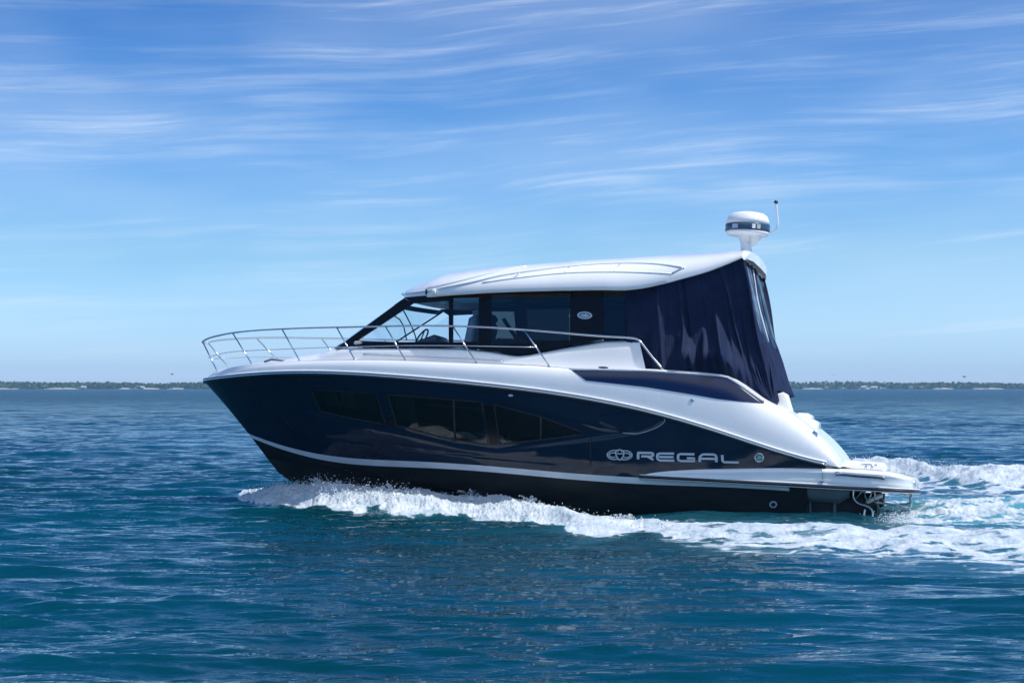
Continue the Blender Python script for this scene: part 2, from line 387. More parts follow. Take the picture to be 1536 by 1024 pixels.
# --- hull
W1 = [(372, 584), (458, 584), (473, 613), (440, 607), (395, 598)]
W2 = [(466, 585), (563, 589), (578, 637), (528, 628), (480, 617)]
W3 = [(581, 592), (722, 603), (732, 668), (660, 656), (594, 638)]
W4 = [(741, 607), (810, 625), (876, 650), (810, 660), (749, 667)]
RECESS = [(352, 582), (480, 580), (600, 586), (740, 599), (830, 620), (900, 641), (945, 646), (945, 652), (890, 661), (810, 671), (745, 679), (690, 672), (577, 645), (480, 625), (400, 606), (352, 590)]
REC2 = [(896, 622), (972, 616), (986, 621), (996, 631), (980, 642), (955, 651), (935, 648), (900, 634)]
def hull():
    n, m = 620, 60
    q = np.linspace(0, 1, n); s = (1 - (1 - q) ** 1.25) ; s = s * 1.0
    s0 = 0.0; s = s0 + (1 - s0) * s
    V = np.zeros((n, m, 3))
    for j in range(m):
        w = wT(s) + (1 - wT(s)) * j / (m - 1); V[:, j] = S(s, w)
    u, v = proj(V.reshape(-1, 3)); sd_ = poly_sd(u, v, RECESS); d = .022 * smst(2, -7, sd_) + .012 * smst(1.5, -2.5, poly_sd(u, v, REC2))
    # long styling crease that sweeps below the windows from the bow
    cr = np.array(catmull([(345, 598), (390, 606), (420, 622), (440, 643), (470, 655), (540, 664), (640, 676), (760, 690), (900, 700)], 6))
    vc = np.interp(u, cr[:, 0], cr[:, 1]); d = d + .012 * smst(-9, 0, v - vc) * (v < vc + .01) * smst(340, 380, u) * smst(900, 700, u)
    d = d.reshape(n, m) * np.linspace(1, 0, m)[None, :] ** .15; V[:, :, 1] -= np.minimum(d, V[:, :, 1] * .5)
    hole = np.minimum.reduce([poly_sd(u, v, w_) for w_ in (W2, W3, W4)]).reshape(n, m)
    V = V.reshape(-1, 3); Fp = grid_faces(n, m, lambda i, j: hole[i, j] > -.8)
    k = len(V); Vm = V.copy(); Vm[:, 1] *= -1
    Fs = [tuple(k + a for a in reversed(f)) for f in grid_faces(n, m)]
    mesh('hull', np.vstack([V, Vm]), Fp + Fs, navy, yacht)
    # boot stripe
    ns = 200; ss = np.linspace(.052, 1, ns); MBs = MB(); V = []
    for s_ in ss:
        for j in range(4):
            a = wB(s_) + (wT(s_) - wB(s_)) * j / 3; V.append(S(s_, a) + np.array([0, .002, 0]))
    MBs.add(V, grid_faces(ns, 4)); MBs.mirror(); MBs.build('boot_stripe', stripe_m, yacht)
    # bottom: black topside strip, chine step, vee bottom
    sb = np.linspace(.026, 1, ns); V = []; m2 = 14
    kz = np.array([on_y(u_, v_, 0.0) for u_, v_ in [(400, 686), (418, 709), (440, 724), (490, 743), (600, 772), (800, 808), (1000, 826), (1250, 840)]])
    kz = kz[np.argsort(kz[:, 0])]
    for s_ in sb:
        for j in range(6): V.append(S(s_, (wT(s_) if s_ < .052 else wB(s_)) * j / 5.0))
    Bp = MB(); Bp.add(V, grid_faces(ns, 6)); V = []
    for s_ in sb:
        c = S(s_, 0.0); zk = np.interp(c[0], kz[:, 0], kz[:, 2]); fl = min(.09, c[1] * .3)
        V.append(c); V.append(c + np.array([0, -fl * .2, -.012])); V.append(c + np.array([0, -fl, 0.0]))
        for j in range(1, 9):
            a = j / 8; y = (c[1] - fl) * (1 - a); V.append((c[0], y, c[2] + (zk - c[2]) * a ** .9 + .03 * math.sin(a * math.pi * 3) * min(1, c[1])))
    Bp.add(V, grid_faces(ns, 11)); Bp.mirror()
    # stern plate closing the bottom
    e = S(.026, 0.0); t = S(.026, wB(.026)); zk = kz[0, 2]
    Bp.add([(e[0], t[1], t[2]), (e[0], e[1], e[2]), (e[0], 0, zk), (e[0], -e[1], e[2]), (e[0], -t[1], t[2])], [(0, 1, 2, 3, 4)])
    Bp.build('bottom', black_b, yacht)
    # transom plate
    a = S(0, 1.0); b = S(0, float(wB(0)))
    MB().add([(0, a[1], a[2]), (0, b[1], b[2]), (0, -b[1], b[2]), (0, -a[1], a[2])], [(0, 1, 2, 3)]).build('transom', white, yacht, smooth=False)
hull()
# rub rail: steel half round over a white lip
def side_line(offy, offz, s1=1.0, n=160, s0=0.0):
    return [tuple(S(s, 1.0) + np.array([0, offy, offz])) for s in np.linspace(s0, s1, n)]
p = side_line(.022, .0); MB().tube(p, .020, 8).mirror().build('rub_rail', steel, yacht)
MB().tube(side_line(.012, -.030), .012, 6).mirror().build('rub_rail_trim', black_r, yacht)
MB().tube(side_line(.018, .038), .018, 6).mirror().build('rub_rail_lip', white, yacht)

# --- hull windows
def hwin(poly_t, poly_b, mull, blinds):
    pane = patch('hull_window', poly_t, poly_b, lambda u, v: on_hull(u, v, -.024), hull_glass, yacht, off=0, nx=24, ny=6, thick=.006)
    mb = MB(); T = [on_hull(u, v, -.021) for u, v in sub(poly_t, 8)]; Bo = [on_hull(u, v, -.021) for u, v in sub(poly_b, 8)]
    loop = T + Bo[::-1] + [T[0]]; mb.tube(loop, .013, 6, cap=False); mb.build('frame', lining, pane)
    for (a, b) in mull:
        mb = MB(); mb.tube([on_hull(*a, -.018), on_hull(*b, -.018)], .018, 6); mb.build('mullion', black_r, pane)
    n = patch('window_niche', [(poly_t[0][0] - 6, poly_t[0][1] - 6)] + [(a, b - 6) for a, b in poly_t[1:-1]] + [(poly_t[-1][0] + 6, poly_t[-1][1] - 6)],
          [(poly_b[0][0] - 6, poly_b[0][1] + 6)] + [(a, b + 6) for a, b in poly_b[1:-1]] + [(poly_b[-1][0] + 6, poly_b[-1][1] + 6)],
          lambda u, v: on_hull(u, v, -.55), lining, pane, off=0, nx=20, ny=4, thick=-.5)
    for t_, b_, mt, dep in blinds: patch('blind', t_, b_, lambda u, v, dep=dep: on_hull(u, v, dep), mt, pane, off=0, nx=8, ny=4, thick=.01)
dim = mat('dim_fabric', (.10, .11, .10), .8); dimw = mat('pale_bedding', (.5, .5, .5), .8); wood = mat('dark_wood', (.05, .03, .02), .4)
teal = mat('teal_blind', (.03, .055, .06), .7)
hwin([(466, 585), (563, 589.5)], [(480, 617), (528, 628), (578, 637)], [], [([(471, 588), (498, 590)], [(486, 614), (506, 616)], teal, -.12), ([(500, 589), (522, 590)], [(506, 619), (530, 623)], dim, -.2), ([(526, 591), (556, 592)], [(530, 618), (562, 620)], teal, -.12)])
hwin([(581, 592), (722, 603)], [(594, 638), (660, 656), (732, 668)], [((680, 600), (682, 660))],
     [([(585, 596), (616, 599)], [(594, 634), (622, 638)], teal, -.1), ([(672, 652), (695, 650), (716, 662)], [(672, 657), (695, 661), (716, 666)], dimw, -.12), ([(628, 612), (720, 618)], [(628, 615), (720, 620)], wood, -.25)])
hwin([(741, 607), (810, 625), (872, 648)], [(749, 667), (810, 660), (874, 652)], [((811, 626), (811, 659))], [([(745, 654), (752, 655)], [(747, 664), (756, 665)], dimw, -.06)])
patch('dark_hull_panel', [(372, 584), (458, 584.5)], [(395, 599), (440, 607), (473, 613)], lambda u, v: on_hull(u, v, -.018), black_g, yacht, off=0, nx=24, ny=5, thick=.01)
for a, b, c, d in (((565, 590), (580, 592), (591, 637), (580, 636)), ((724, 603), (739, 606), (747, 667), (734, 668)), ((460, 585), (465, 585), (479, 616), (475, 614))):
    patch('window_pillar', [a, b], [d, c], lambda u, v: on_hull(u, v, -.017), black_g, yacht, off=0, nx=4, ny=8, thick=.01)

# --- deck moulding and quarter
EDGE = [(309, 570), (313, 565), (325.5, 556), (348, 550.5), (377.5, 546), (415, 543), (454, 540.6), (495, 539.4), (536, 539), (575, 539.3), (610, 540), (669, 542.5), (740, 545), (806, 548), (852, 552), (910, 552.8), (972, 554), (1030, 557), (1076, 561),
        (1092, 563), (1110, 572), (1130, 586), (1147, 598), (1165, 607), (1185, 617), (1205, 631), (1221, 644), (1235, 657), (1249, 673), (1258, 687), (1264, 700)]
def ins(x):
    x = np.asarray(x, float); b = Bm(x); a = .17 + .22 * smst(3.2, .6, x)
    return np.minimum(a, .3 * b + .0)
eP = np.array([hit(u, v, lambda x, z: Bm(np.clip(x, -1, LX)) - ins(x)) for u, v in sub(EDGE, 6)]); eP = eP[np.argsort(eP[:, 0])]
_xx = np.linspace(eP[0, 0], eP[-1, 0], 400); _zz = np.interp(_xx, eP[:, 0], eP[:, 2]); _k = np.hanning(9); _k /= _k.sum()
_zz = np.convolve(np.pad(_zz, 4, 'edge'), _k, 'valid'); _zz[:2] = eP[0, 2]
def ze(x): return np.interp(x, _xx, _zz)
XQ = float(eP[0, 0])
NQ = 2.6
def Yd(x, z):
    z0 = zs(x / LX); h = np.maximum(ze(x) - z0, .02); q = np.clip((z - z0) / h, 0, 1)
    return Bm(np.clip(x, -1, LX)) - ins(x) * (1 - (1 - q ** NQ) ** (1 / NQ))
def deck():
    xs = np.concatenate([np.linspace(XQ, 2, 70), np.linspace(2, 11, 150)[1:], np.linspace(11, LX - .002, 50)[1:]]); V = []; m = 0
    for x in xs:
        z0 = float(zs(x / LX)); h = max(float(ze(x)) - z0, .02); b = float(Bm(min(x, LX))); i_ = float(ins(x)); row = []
        for q in (0, .15, .3, .45, .6, .72, .82, .89, .94, .975, 1.0):
            row.append((x, b - i_ * (1 - (1 - q ** NQ) ** (1 / NQ)), z0 + h * q))
        yi = b - i_; rnd = .03 + .25 * float(smst(2.0, .4, x)); zt_ = z0 + h
        for k in range(1, 5): row.append((x, max(yi - rnd * k / 4, 0), zt_ + .012 * math.sin(k / 4 * math.pi / 2)))
        yj = max(yi - rnd, 0); cb = .05 if x > 2 else .0
        for k in range(1, 7): row.append((x, yj * (1 - k / 6), zt_ + .012 + cb * (1 - (1 - k / 6) ** 2) - (.0 if x > 2 else .0)))
        V += row; m = len(row)
    d = MB(); d.add(V, grid_faces(len(xs), m)); d.mirror(); d.build('deck_moulding', white, yacht)
deck()
on_deck = lambda u, v: hit(u, v, Yd)
patch('quarter_inlay', [(857, 554.5), (972, 557), (1076, 564), (1091, 566), (1110, 577), (1146, 603)], [(879, 570.5), (967, 580), (1030, 590), (1076, 598), (1112, 602), (1146, 605)], on_deck, inlay_m, yacht, off=.006, nx=60, ny=8, thick=.012)
MB().tube([on_deck(u, v) + np.array([0, .008, 0]) for u, v in sub([(854, 553), (972, 555.5), (1076, 562.5), (1092, 565), (1110, 575), (1147, 602)], 6)], .012, 6).build('inlay_trim', white, yacht)
def capsule(name, u, v, surf, w, h, m, off=.01):
    P = surf(u, v); mb = MB(); prof = [(.0001, 0), (.8, 0), (1, -.2), (1, -1)]
    V = [(P[0] + w * math.cos(a) * r_, P[1] + off + z * .012, P[2] + h * math.sin(a) * r_) for r_, z in prof for a in np.linspace(0, 2 * math.pi, 20, endpoint=False)]
    Fc = [(i * 20 + k, i * 20 + (k + 1) % 20, (i + 1) * 20 + (k + 1) % 20, (i + 1) * 20 + k) for i in range(3) for k in range(20)]
    return mb.add(V, Fc).build(name, m, yacht)
capsule('deck_fitting', 1038, 600, on_deck, .035, .025, steel); capsule('hull_fitting', 766, 593, lambda u, v: on_hull(u, v), .045, .02, steel)
capsule('deck_hatch_hinge', 905, 551, on_deck, .09, .018, greypl)
# side light on the quarter
capsule('stern_cleat', 1222, 652, on_deck, .05, .07, steel, .012)

# --- trunk and cabin
def Wc(x):
    x = np.asarray(x, float); f = np.clip((11.0 - x) / 2.4, 0.0, 1)
    return np.maximum((Bm(np.clip(x, 0, LX)) - .40) * np.sqrt(np.maximum(1 - (1 - f) ** 2, .0)), .02)
LEAN = .16
ZD = 1.9
Yc = lambda x, z: Wc(x) - LEAN * (z - ZD)
on_cab = lambda u, v: hit(u, v, Yc)
BASE = [(377.5, 546), (400, 542.5), (425, 537.5), (450, 532), (470, 528.5), (495, 523), (511, 520), (560, 519.5), (620, 519.5), (690, 520.5), (735, 525), (765, 530.5), (777, 531.5), (792, 530), (850, 518), (905, 508), (930, 507), (958, 508)]
bP = np.array([hit(u, v, (lambda x, z: Yc(x, z)) if u > 500 else (lambda x, z: .55 * Wc(x))) for u, v in sub(BASE, 6)]); bP = bP[np.argsort(bP[:, 0])]
def zb(x): return np.interp(x, bP[:, 0], bP[:, 2])
XW0 = float(bP[0, 0]); XT = float(on_cab(972, 553)[0])
def trunk():
    xs = np.concatenate([np.linspace(XW0, 8.9, 170), np.linspace(8.9, 11.0, 60)[1:]]); V = []
    for x in xs:
        zt = float(zb(x)); z0 = float(ze(x)) - .1; row = []; nn = 2.2 + 8 * float(smst(9.3, 8.4, x)); zt = max(zt, z0 + .03)
        w0 = float(Wc(x))
        for q in list(np.linspace(0, .8, 8)) + [.88, .93, .97, .99, 1.0]:
            z = z0 + (zt - z0) * q; yy = (w0 - LEAN * (z - ZD) * float(smst(9.3, 8.4, x))) * (1 - q ** (nn * 1.5)) ** (1 / nn) if q < 1 else 0
            row.append((x, max(yy, 0), z))
        if x < 8.9:
            row[-1] = (x, row[-2][1] * .0, zt)
        V += row
    m = 13; t = MB(); t.add(V, grid_faces(len(xs), m))
    # swept aft end of the side moulding
    P0 = np.array(V[:m]); E = []
    for p_ in P0: E.append(p_)
    for p_ in P0: E.append(np.array([XT - (XT - XW0) * (p_[2] - P0[0, 2]) / (P0[-1, 2] - P0[0, 2]), p_[1], p_[2]]))
    t.add(E, [(m + j, m + j + 1, j + 1, j) for j in range(m - 1)])
    t.mirror(); t.build('cabin_trunk', white, yacht, autos=50)
trunk()
pts = [on_cab(u, v) + np.array([0, .006, 0]) for u, v in sub([(545, 531), (620, 535), (700, 538), (755, 542)], 10)]
MB().tube(pts, .009, 6).build('side_grab_rail', steel, yacht)

cabin = bpy.data.objects.new('cabin', None); C.objects.link(cabin); cabin.parent = yacht
def cp(name, t, b, m, **k): return patch(name, t, b, on_cab, m, cabin, mirror=True, **k)
patch('pillar', [(507, 520), (606, 447)], [(533, 512.5), (619, 455)], on_cab, black_g, cabin, off=0, nx=16, ny=4, thick=.05)
t_ = MB().tube([np.array(on_cab(u, v)) * np.array([1, -1, 1]) for u, v in ((511, 518), (560, 483), (610, 449))], .016, 8).build('pillar', black_g, cabin)
cp('window_sill', [(533, 512.5), (675, 513), (737, 512)], [(507, 520.3), (690, 521), (737, 525.5)], black_g, off=0, nx=24, ny=3, thick=.04)
cp('window_header', [(606, 446), (674, 440), (737, 436)], [(619, 455), (673, 451), (679, 447), (737, 446)], black_g, off=0, nx=24, ny=3, thick=.04)
cp('mullion', [(673, 451), (679, 447)], [(673, 513), (679, 513)], black_g, off=0, nx=3, ny=6, thick=.05)
cp('mullion', [(718, 446.5), (737, 446)], [(718, 512.7), (737, 512.3)], black_g, off=0, nx=3, ny=6, thick=.04)
cp('side_window', [(619, 455), (673, 451)], [(533, 512.5), (673, 513)], clear_glass, off=-.012, nx=10, ny=8, thick=.006)
cp('side_window', [(679, 447), (718, 446.5)], [(679, 513), (718, 513)], clear_glass, off=-.012, nx=6, ny=8, thick=.006)
cp('tinted_window', [(737, 442), (854, 440)], [(737, 517), (854, 510)], tint_glass, off=.003, nx=12, ny=8, thick=.01)
cp('window_header', [(737, 435), (854, 434)], [(737, 442), (854, 440)], black_g, off=0, nx=8, ny=3, thick=.03)
cp('lower_panel', [(737, 517), (777, 515), (854, 510)], [(737, 525.5), (777, 532), (854, 518)], black_g, off=0, nx=20, ny=4, thick=.03)
cp('rear_panel', [(855, 434), (905, 434)], [(855, 518), (905, 508.5)], black_g, off=.012, nx=8, ny=8, thick=.04)
cp('rear_side_glass', [(905.5, 433), (938, 432)], [(905.5, 509), (938, 509)], tint_glass, off=.0, nx=6, ny=8, thick=.02)
# oval badge
P = on_cab(877.5, 473); a_ = np.linspace(0, 2 * math.pi, 32, endpoint=False)
def disc(name, P, w, h, off, m, par, tilt=0.0, dz=0, dx=0):
    V = [(P[0] + dx, P[1] + off, P[2] + dz)] + [(P[0] + dx + w * math.cos(q), P[1] + off, P[2] + dz + h * math.sin(q)) for q in a_]
    V += [(v[0], v[1] - .012, v[2]) for v in V[1:]]
    Fc = [(0, 1 + i, 1 + (i + 1) % 32) for i in range(32)] + [(1 + i, 33 + i, 33 + (i + 1) % 32, 1 + (i + 1) % 32) for i in range(32)]
    return MB().add(V, Fc).build(name, m, par, smooth=False)
disc('badge', P, .128, .062, .026, plast, cabin); disc('badge', P, .112, .050, .029, mat('badge_blue', (.10, .22, .36), .3), cabin)
mb = MB()
mb.tube([P + np.array([x, .032, z]) for x, z in ((.085, -.012), (.03, -.02), (-.03, -.022), (-.085, -.01))], .006, 5)
mb.tube([P + np.array([x, .032, z]) for x, z in ((.05, .012), (.0, .0), (-.02, .03), (-.015, -.012))], .008, 5)
mb.tube([P + np.array([x, .032, z]) for x, z in ((-.035, .02), (-.05, -.006))], .007, 5); mb.build('badge_emblem', plast, cabin)

# --- windshield
pa, pb = on_cab(509, 519.5), on_cab(606, 449)
def wsx(y, b):
    yp = pa[1] * (1 - b) + pb[1] * b; return pa[0] * (1 - b) + pb[0] * b - .03 + .42 * (1 - (y / yp) ** 2)
def wpanel(name, y0, y1, b0, b1, m, off=0., n=16):
    V = []
    for i in range(n):
        for j in range(8):
            b = b0 + (b1 - b0) * j / 7; yp = pa[1] * (1 - b) + pb[1] * b; y = (y0 + (y1 - y0) * i / (n - 1)) * yp
            V.append((wsx(y, b) + off, y, pa[2] * (1 - b) + pb[2] * b))
    return mesh(name, V, grid_faces(n, 8), m, cabin)
wpanel('windshield', -.97, -.02, .08, .93, clear_glass); wpanel('windshield', .02, .97, .08, .93, clear_glass)
wpanel('windshield_frame', -1, 1, 0, .08, black_g, .005, 40); wpanel('windshield_frame', -1, 1, .93, 1.02, black_g, .005, 40); wpanel('windshield_frame', -.02, .02, .08, .93, black_g, .005, 4)

# --- hardtop
ROOFT = [(597, 442), (601, 437), (615, 431), (640, 420), (652, 413), (668, 407), (700, 401), (740, 396), (780, 392), (870, 385), (960, 379.5), (1050, 374.5), (1100, 372), (1113, 373.5)]
ROOFB = [(597, 446), (601, 449), (612, 448), (674, 442), (730, 438.5), (780, 436.5), (840, 435), (905, 434), (935, 435), (965, 431.5), (1000, 424), (1060, 407.5), (1090, 396), (1113, 386)]
XRF = 7.95
def Wr(x):
    x = np.asarray(x, float); t = np.clip((x - 4.8) / (XRF - 4.8), 0, 1); return 1.50 * (1 - t ** 3.0) ** .5 + .02
rb = np.array([hit(u, v, lambda x, z: Wr(x)) for u, v in sub(ROOFB, 8)]); rb = rb[np.argsort(rb[:, 0])]
rt = np.array([hit(u, v, lambda x, z: .55 * Wr(x)) for u, v in sub(ROOFT, 8)]); rt = rt[np.argsort(rt[:, 0])]
XRA = float(rb[0, 0])
def smoothed(P, w=15, n=500):
    x = np.linspace(P[0, 0], P[-1, 0], n); z = np.interp(x, P[:, 0], P[:, 2]); k = np.hanning(2 * w + 3)[1:-1]; k /= k.sum()
    lo = 2 * z[0] - z[1:w + 1][::-1]; hi = 2 * z[-1] - z[-w - 1:-1][::-1]; return x, np.convolve(np.concatenate([lo, z, hi]), k, 'valid')
_rb, _rt = smoothed(rb), smoothed(rt)
zrl = lambda x: np.interp(x, *_rb); zrt = lambda x: np.interp(x, *_rt)
NR = 2.3
def Yr(x, z):
    a = zrl(x); h = np.maximum(zrt(x) - a, .04); q = np.clip((z - a) / h, 0, 1); return Wr(x) * (1 - q ** NR) ** (1 / NR)
on_roof = lambda u, v: hit(u, v, Yr)
def roof():
    xs = np.concatenate([np.linspace(XRA, 6.8, 120), XRF - (XRF - 6.8) * np.linspace(1, .0, 40)[1:] ** 1.5]); V = []
    for x in xs:
        a = float(zrl(x)); h = max(float(zrt(x)) - a, .045); w = float(Wr(x)); row = []
        row += [(x, 0, a + .035), (x, w * .6, a + .03), (x, max(w - .09, w * .8), a + .02), (x, max(w - .05, w * .9), a - .008), (x, w - .012 if w > .05 else w, a - .008)]
        for ph in np.linspace(0, math.pi / 2, 26):
            cs, sn = math.cos(ph), math.sin(ph); row.append((x, w * cs ** (2 / NR), a + h * sn ** (2 / NR) if ph > 0 else a))
        V += row
    m = len(row); t = MB(); t.add(V, grid_faces(len(xs), m)); 
    P0 = V[:m]; w0 = float(Wr(XRA)); K = [P0]          # rounded lip that overhangs the canvas
    for q in (.35, .7, .9, 1.0):
        K.append([(p[0] - .10 * q * max(1 - (p[1] / w0) ** 4, 0) ** .6 - .02 * q, p[1] * (1 - .012 * q), p[2] - (.035 * q ** 3 if p[2] > P0[5][2] + .05 else 0) - .03 * q * (1 if p[1] > .9 * w0 else .6)) for p in P0])
    for a in range(4): t.add(K[a] + K[a + 1], [(j, j + 1, m + j + 1, m + j) for j in range(m - 1)])
    t.add(K[-1], [tuple(range(m))])
    t.mirror(); t.build('hardtop', white, yacht, autos=60)
roof()
def rline(name, pts, r, m, par=yacht, off=.004, mir=True):
    t = MB().tube([on_roof(u, v) + np.array([0, off * .5, off * .5]) for u, v in catmull(pts, 5)], r, 6)
    o = t.build(name, m, par)
    if mir: return o, MB().add([(v[0], -v[1], v[2]) for v in t.V], [tuple(reversed(f)) for f in t.F]).build(name, m, par)
    return o
rline('roof_moulding', [(603, 441), (640, 436.5), (669, 431), (710, 423), (751, 413.5), (806, 405.5), (861, 399), (912, 395.5), (960, 395), (994, 397), (1027, 401.5)], .020, white)
rline('roof_moulding', [(642, 432), (683, 423), (724, 413), (765, 403), (790, 399)], .012, white)
rline('roof_moulding', [(724, 424), (779, 416.5), (850, 409.5), (929, 408), (1008, 410.5)], .012, white)
for a, b in (((771, 417), (780, 410)), ((847, 409), (855, 400)), ((921, 408), (930, 396)), ((1008, 410), (1024, 402))):
    rline('roof_slat', [a, ((a[0] + b[0]) / 2, (a[1] + b[1]) / 2), b], .014, silver, mir=False)
P = on_roof(652, 438); MB().box(P + np.array([0, .03, 0]), (.07, .06, .10), bev=.012).build('navigation_light', plast, yacht)
P = on_roof(640, 437.5); MB().box(P + np.array([0, .02, 0]), (.03, .03, .10), bev=.006).build('antenna_clip', black_r, yacht)

# --- radar
Cb = on_y(1121, 352, 0.0); Ct = on_y(1121, 318, 0.0); base = on_y(1124, 380, 0.0); hgt = Ct[2] - Cb[2]; rr = 34.0 * 30.5 / F
mb = MB(); z0 = Cb[2] - .01
prof = [(.0001, z0 + hgt), (rr * .45, z0 + hgt * .99), (rr * .72, z0 + hgt * .93), (rr * .87, z0 + hgt * .82), (rr * .95, z0 + hgt * .64), (rr * .985, z0 + hgt * .44)]
rad = mb.lathe(prof[::-1], (Cb[0], 0, 0), 48).build('radar_dome', plast, yacht)
MB().lathe([(rr * .98, z0 + hgt * .12), (rr * 1.0, z0 + hgt * .14), (rr * 1.0, z0 + hgt * .43), (rr * .98, z0 + hgt * .445)], (Cb[0], 0, 0), 48).build('band', bandm, rad)
MB().lathe([(rr * .5, z0 - .02), (rr * .9, z0), (rr * .985, z0 + hgt * .125)], (Cb[0], 0, 0), 48).build('dome_base', plast, rad)
for k, (a0, a1, m_) in enumerate(((1.9, 2.05, plast), (2.12, 2.3, cream), (.95, 1.25, silver))):
    V = [(Cb[0] + rr * 1.004 * math.cos(q), rr * 1.004 * math.sin(q), z) for q in np.linspace(a0, a1, 8) for z in (z0 + hgt * .19, z0 + hgt * .38)]
    MB().add(V, grid_faces(8, 2)).build('dome_marking', m_, rad)
mb = MB(); mx, mz = Cb[0], z0 - .01
zroof = float(zrt(mx)) - .05
def leg(pts):
    V = []; n = 14
    for (x, y, z, a, b) in pts:
        V += [(x + a * math.cos(q), y + b * math.sin(q), z) for q in np.linspace(0, 2 * math.pi, n, endpoint=False)]
    K = len(pts); Fc = [(i * n + k, i * n + (k + 1) % n, (i + 1) * n + (k + 1) % n, (i + 1) * n + k) for i in range(K - 1) for k in range(n)]
    mb.add(V, Fc + [tuple(range(n)), tuple((K - 1) * n + k for k in range(n))])
H = mz - zroof
leg([(mx - .05, 0, zroof, .17, .16), (mx + .0, 0, zroof + .3 * H, .10, .10), (mx + .03, 0, zroof + .7 * H, .09, .10), (mx + .04, 0, mz - .02, .12, .13), (mx + .0, 0, mz + .02, .16, .16)])
leg([(mx + .02, 0, zroof + .45 * H, .03, .05), (mx - .10, 0, zroof + .6 * H, .06, .07), (mx - .13, 0, zroof + .8 * H, .09, .09), (mx - .14, 0, mz - .02, .12, .11), (mx - .14, 0, mz + .02, .13, .12)])
mb.build('radar_mast', plast, yacht)
an = [on_y(u, v, 0.0) for u, v in ((1148, 350), (1157, 347.5), (1164, 344), (1167, 338), (1166, 325), (1164, 303))]
ant = MB().tube(an, .017, 8, smooth=1).build('whip_antenna', plast, yacht)
MB().lathe([(.001, -.03), (.034, -.022), (.036, 0), (.026, .022), (.001, .034)], an[-1], 16).build('antenna_tip', black_r, ant)

# --- bow rail
def Yrail(x, z): return np.maximum(Bm(np.clip(x, 0, LX)) - .13 - .0 * z, 0.03)
def Yrt(x, z):    # the top rail leans a little outboard and reaches past the stem
    xx = np.clip(x, 0, 12.1); t = np.clip((xx - 2.5) / 9.6, 0, 1); return np.maximum(1.88 * (1 - t ** 2.5) ** .78 - .04, .0)
on_rt = lambda u, v: hit(u, v, Yrt)
RAILT = [(303.5, 513), (308, 509.5), (320, 505), (347, 499.5), (380, 496), (424, 493.5), (465, 492), (505, 491), (545, 490), (580, 489.2), (630, 488.6), (680, 489), (735, 491), (785, 494.5), (830, 498), (870, 501.5), (910, 504.5), (945, 506.5), (958, 510), (966, 519), (980, 537), (995, 554)]
tp = [on_rt(u, v) for u, v in catmull(RAILT, 4)]; tp[0][1] = min(tp[0][1], .25)
tp = [np.array([tp[0][0] + .03, 0, tp[0][2]])] + tp
rail = MB().tube(tp, .0165, 8).mirror().build('bow_rail', steel, yacht)
for (a, b) in (((304, 512.5), (326, 556)), ((349, 499.5), (378.5, 546)), ((423, 493.5), (450, 541)), ((505, 491), (532.5, 539)), ((578, 489.3), (609, 540.5)), ((679, 489), (715, 543.5)), ((786, 494.6), (824, 548))):
    A = on_rt(*a); B_ = hit(b[0], b[1], lambda x, z: Yrail(x, z)); B_[2] -= .01
    foot = [B_, B_ + np.array([0, 0, .012])]
    t = MB().tube([A, B_], .0125, 8).tube(foot, .03, 10); q = t.build('post', steel, rail)
    u = MB(); u.V = [(v[0], -v[1], v[2]) for v in t.V]; u.F = [tuple(reversed(f)) for f in t.F]; u.build('post', steel, rail)
mid = [(313, 536), (325, 532), (345, 528), (380, 525.5), (430, 523.5), (480, 521.5), (540, 519.5), (620, 518), (700, 518.5), (802, 520.5)]
mp_ = [hit(u, v, lambda x, z: np.maximum(Bm(np.clip(x, 0, 11.88)) - .1, .02)) for u, v in catmull(mid, 3)]
MB().tube(mp_, .007, 6).mirror().build('rail_wire', steel, rail)

# --- foredeck gear
P = hit(413, 541, lambda x, z: Wc(x) * .6 + .2)
MB().tube([(P[0] - .25, .5, P[2] - .0), (P[0] + .08, .5, P[2] + .025), (P[0] + .22, .5, P[2] - .03)], .02, 8).build('deck_cleat', greypl, yacht)
zz = float(ze(11.5)); MB().box((11.25, 0, zz + .03), (.5, .16, .05), bev=.02).tube([(10.9, 0, zz + .06), (11.4, 0, zz + .06), (11.6, 0, zz + .02)], .025, 8).build('anchor_roller', steel, yacht)

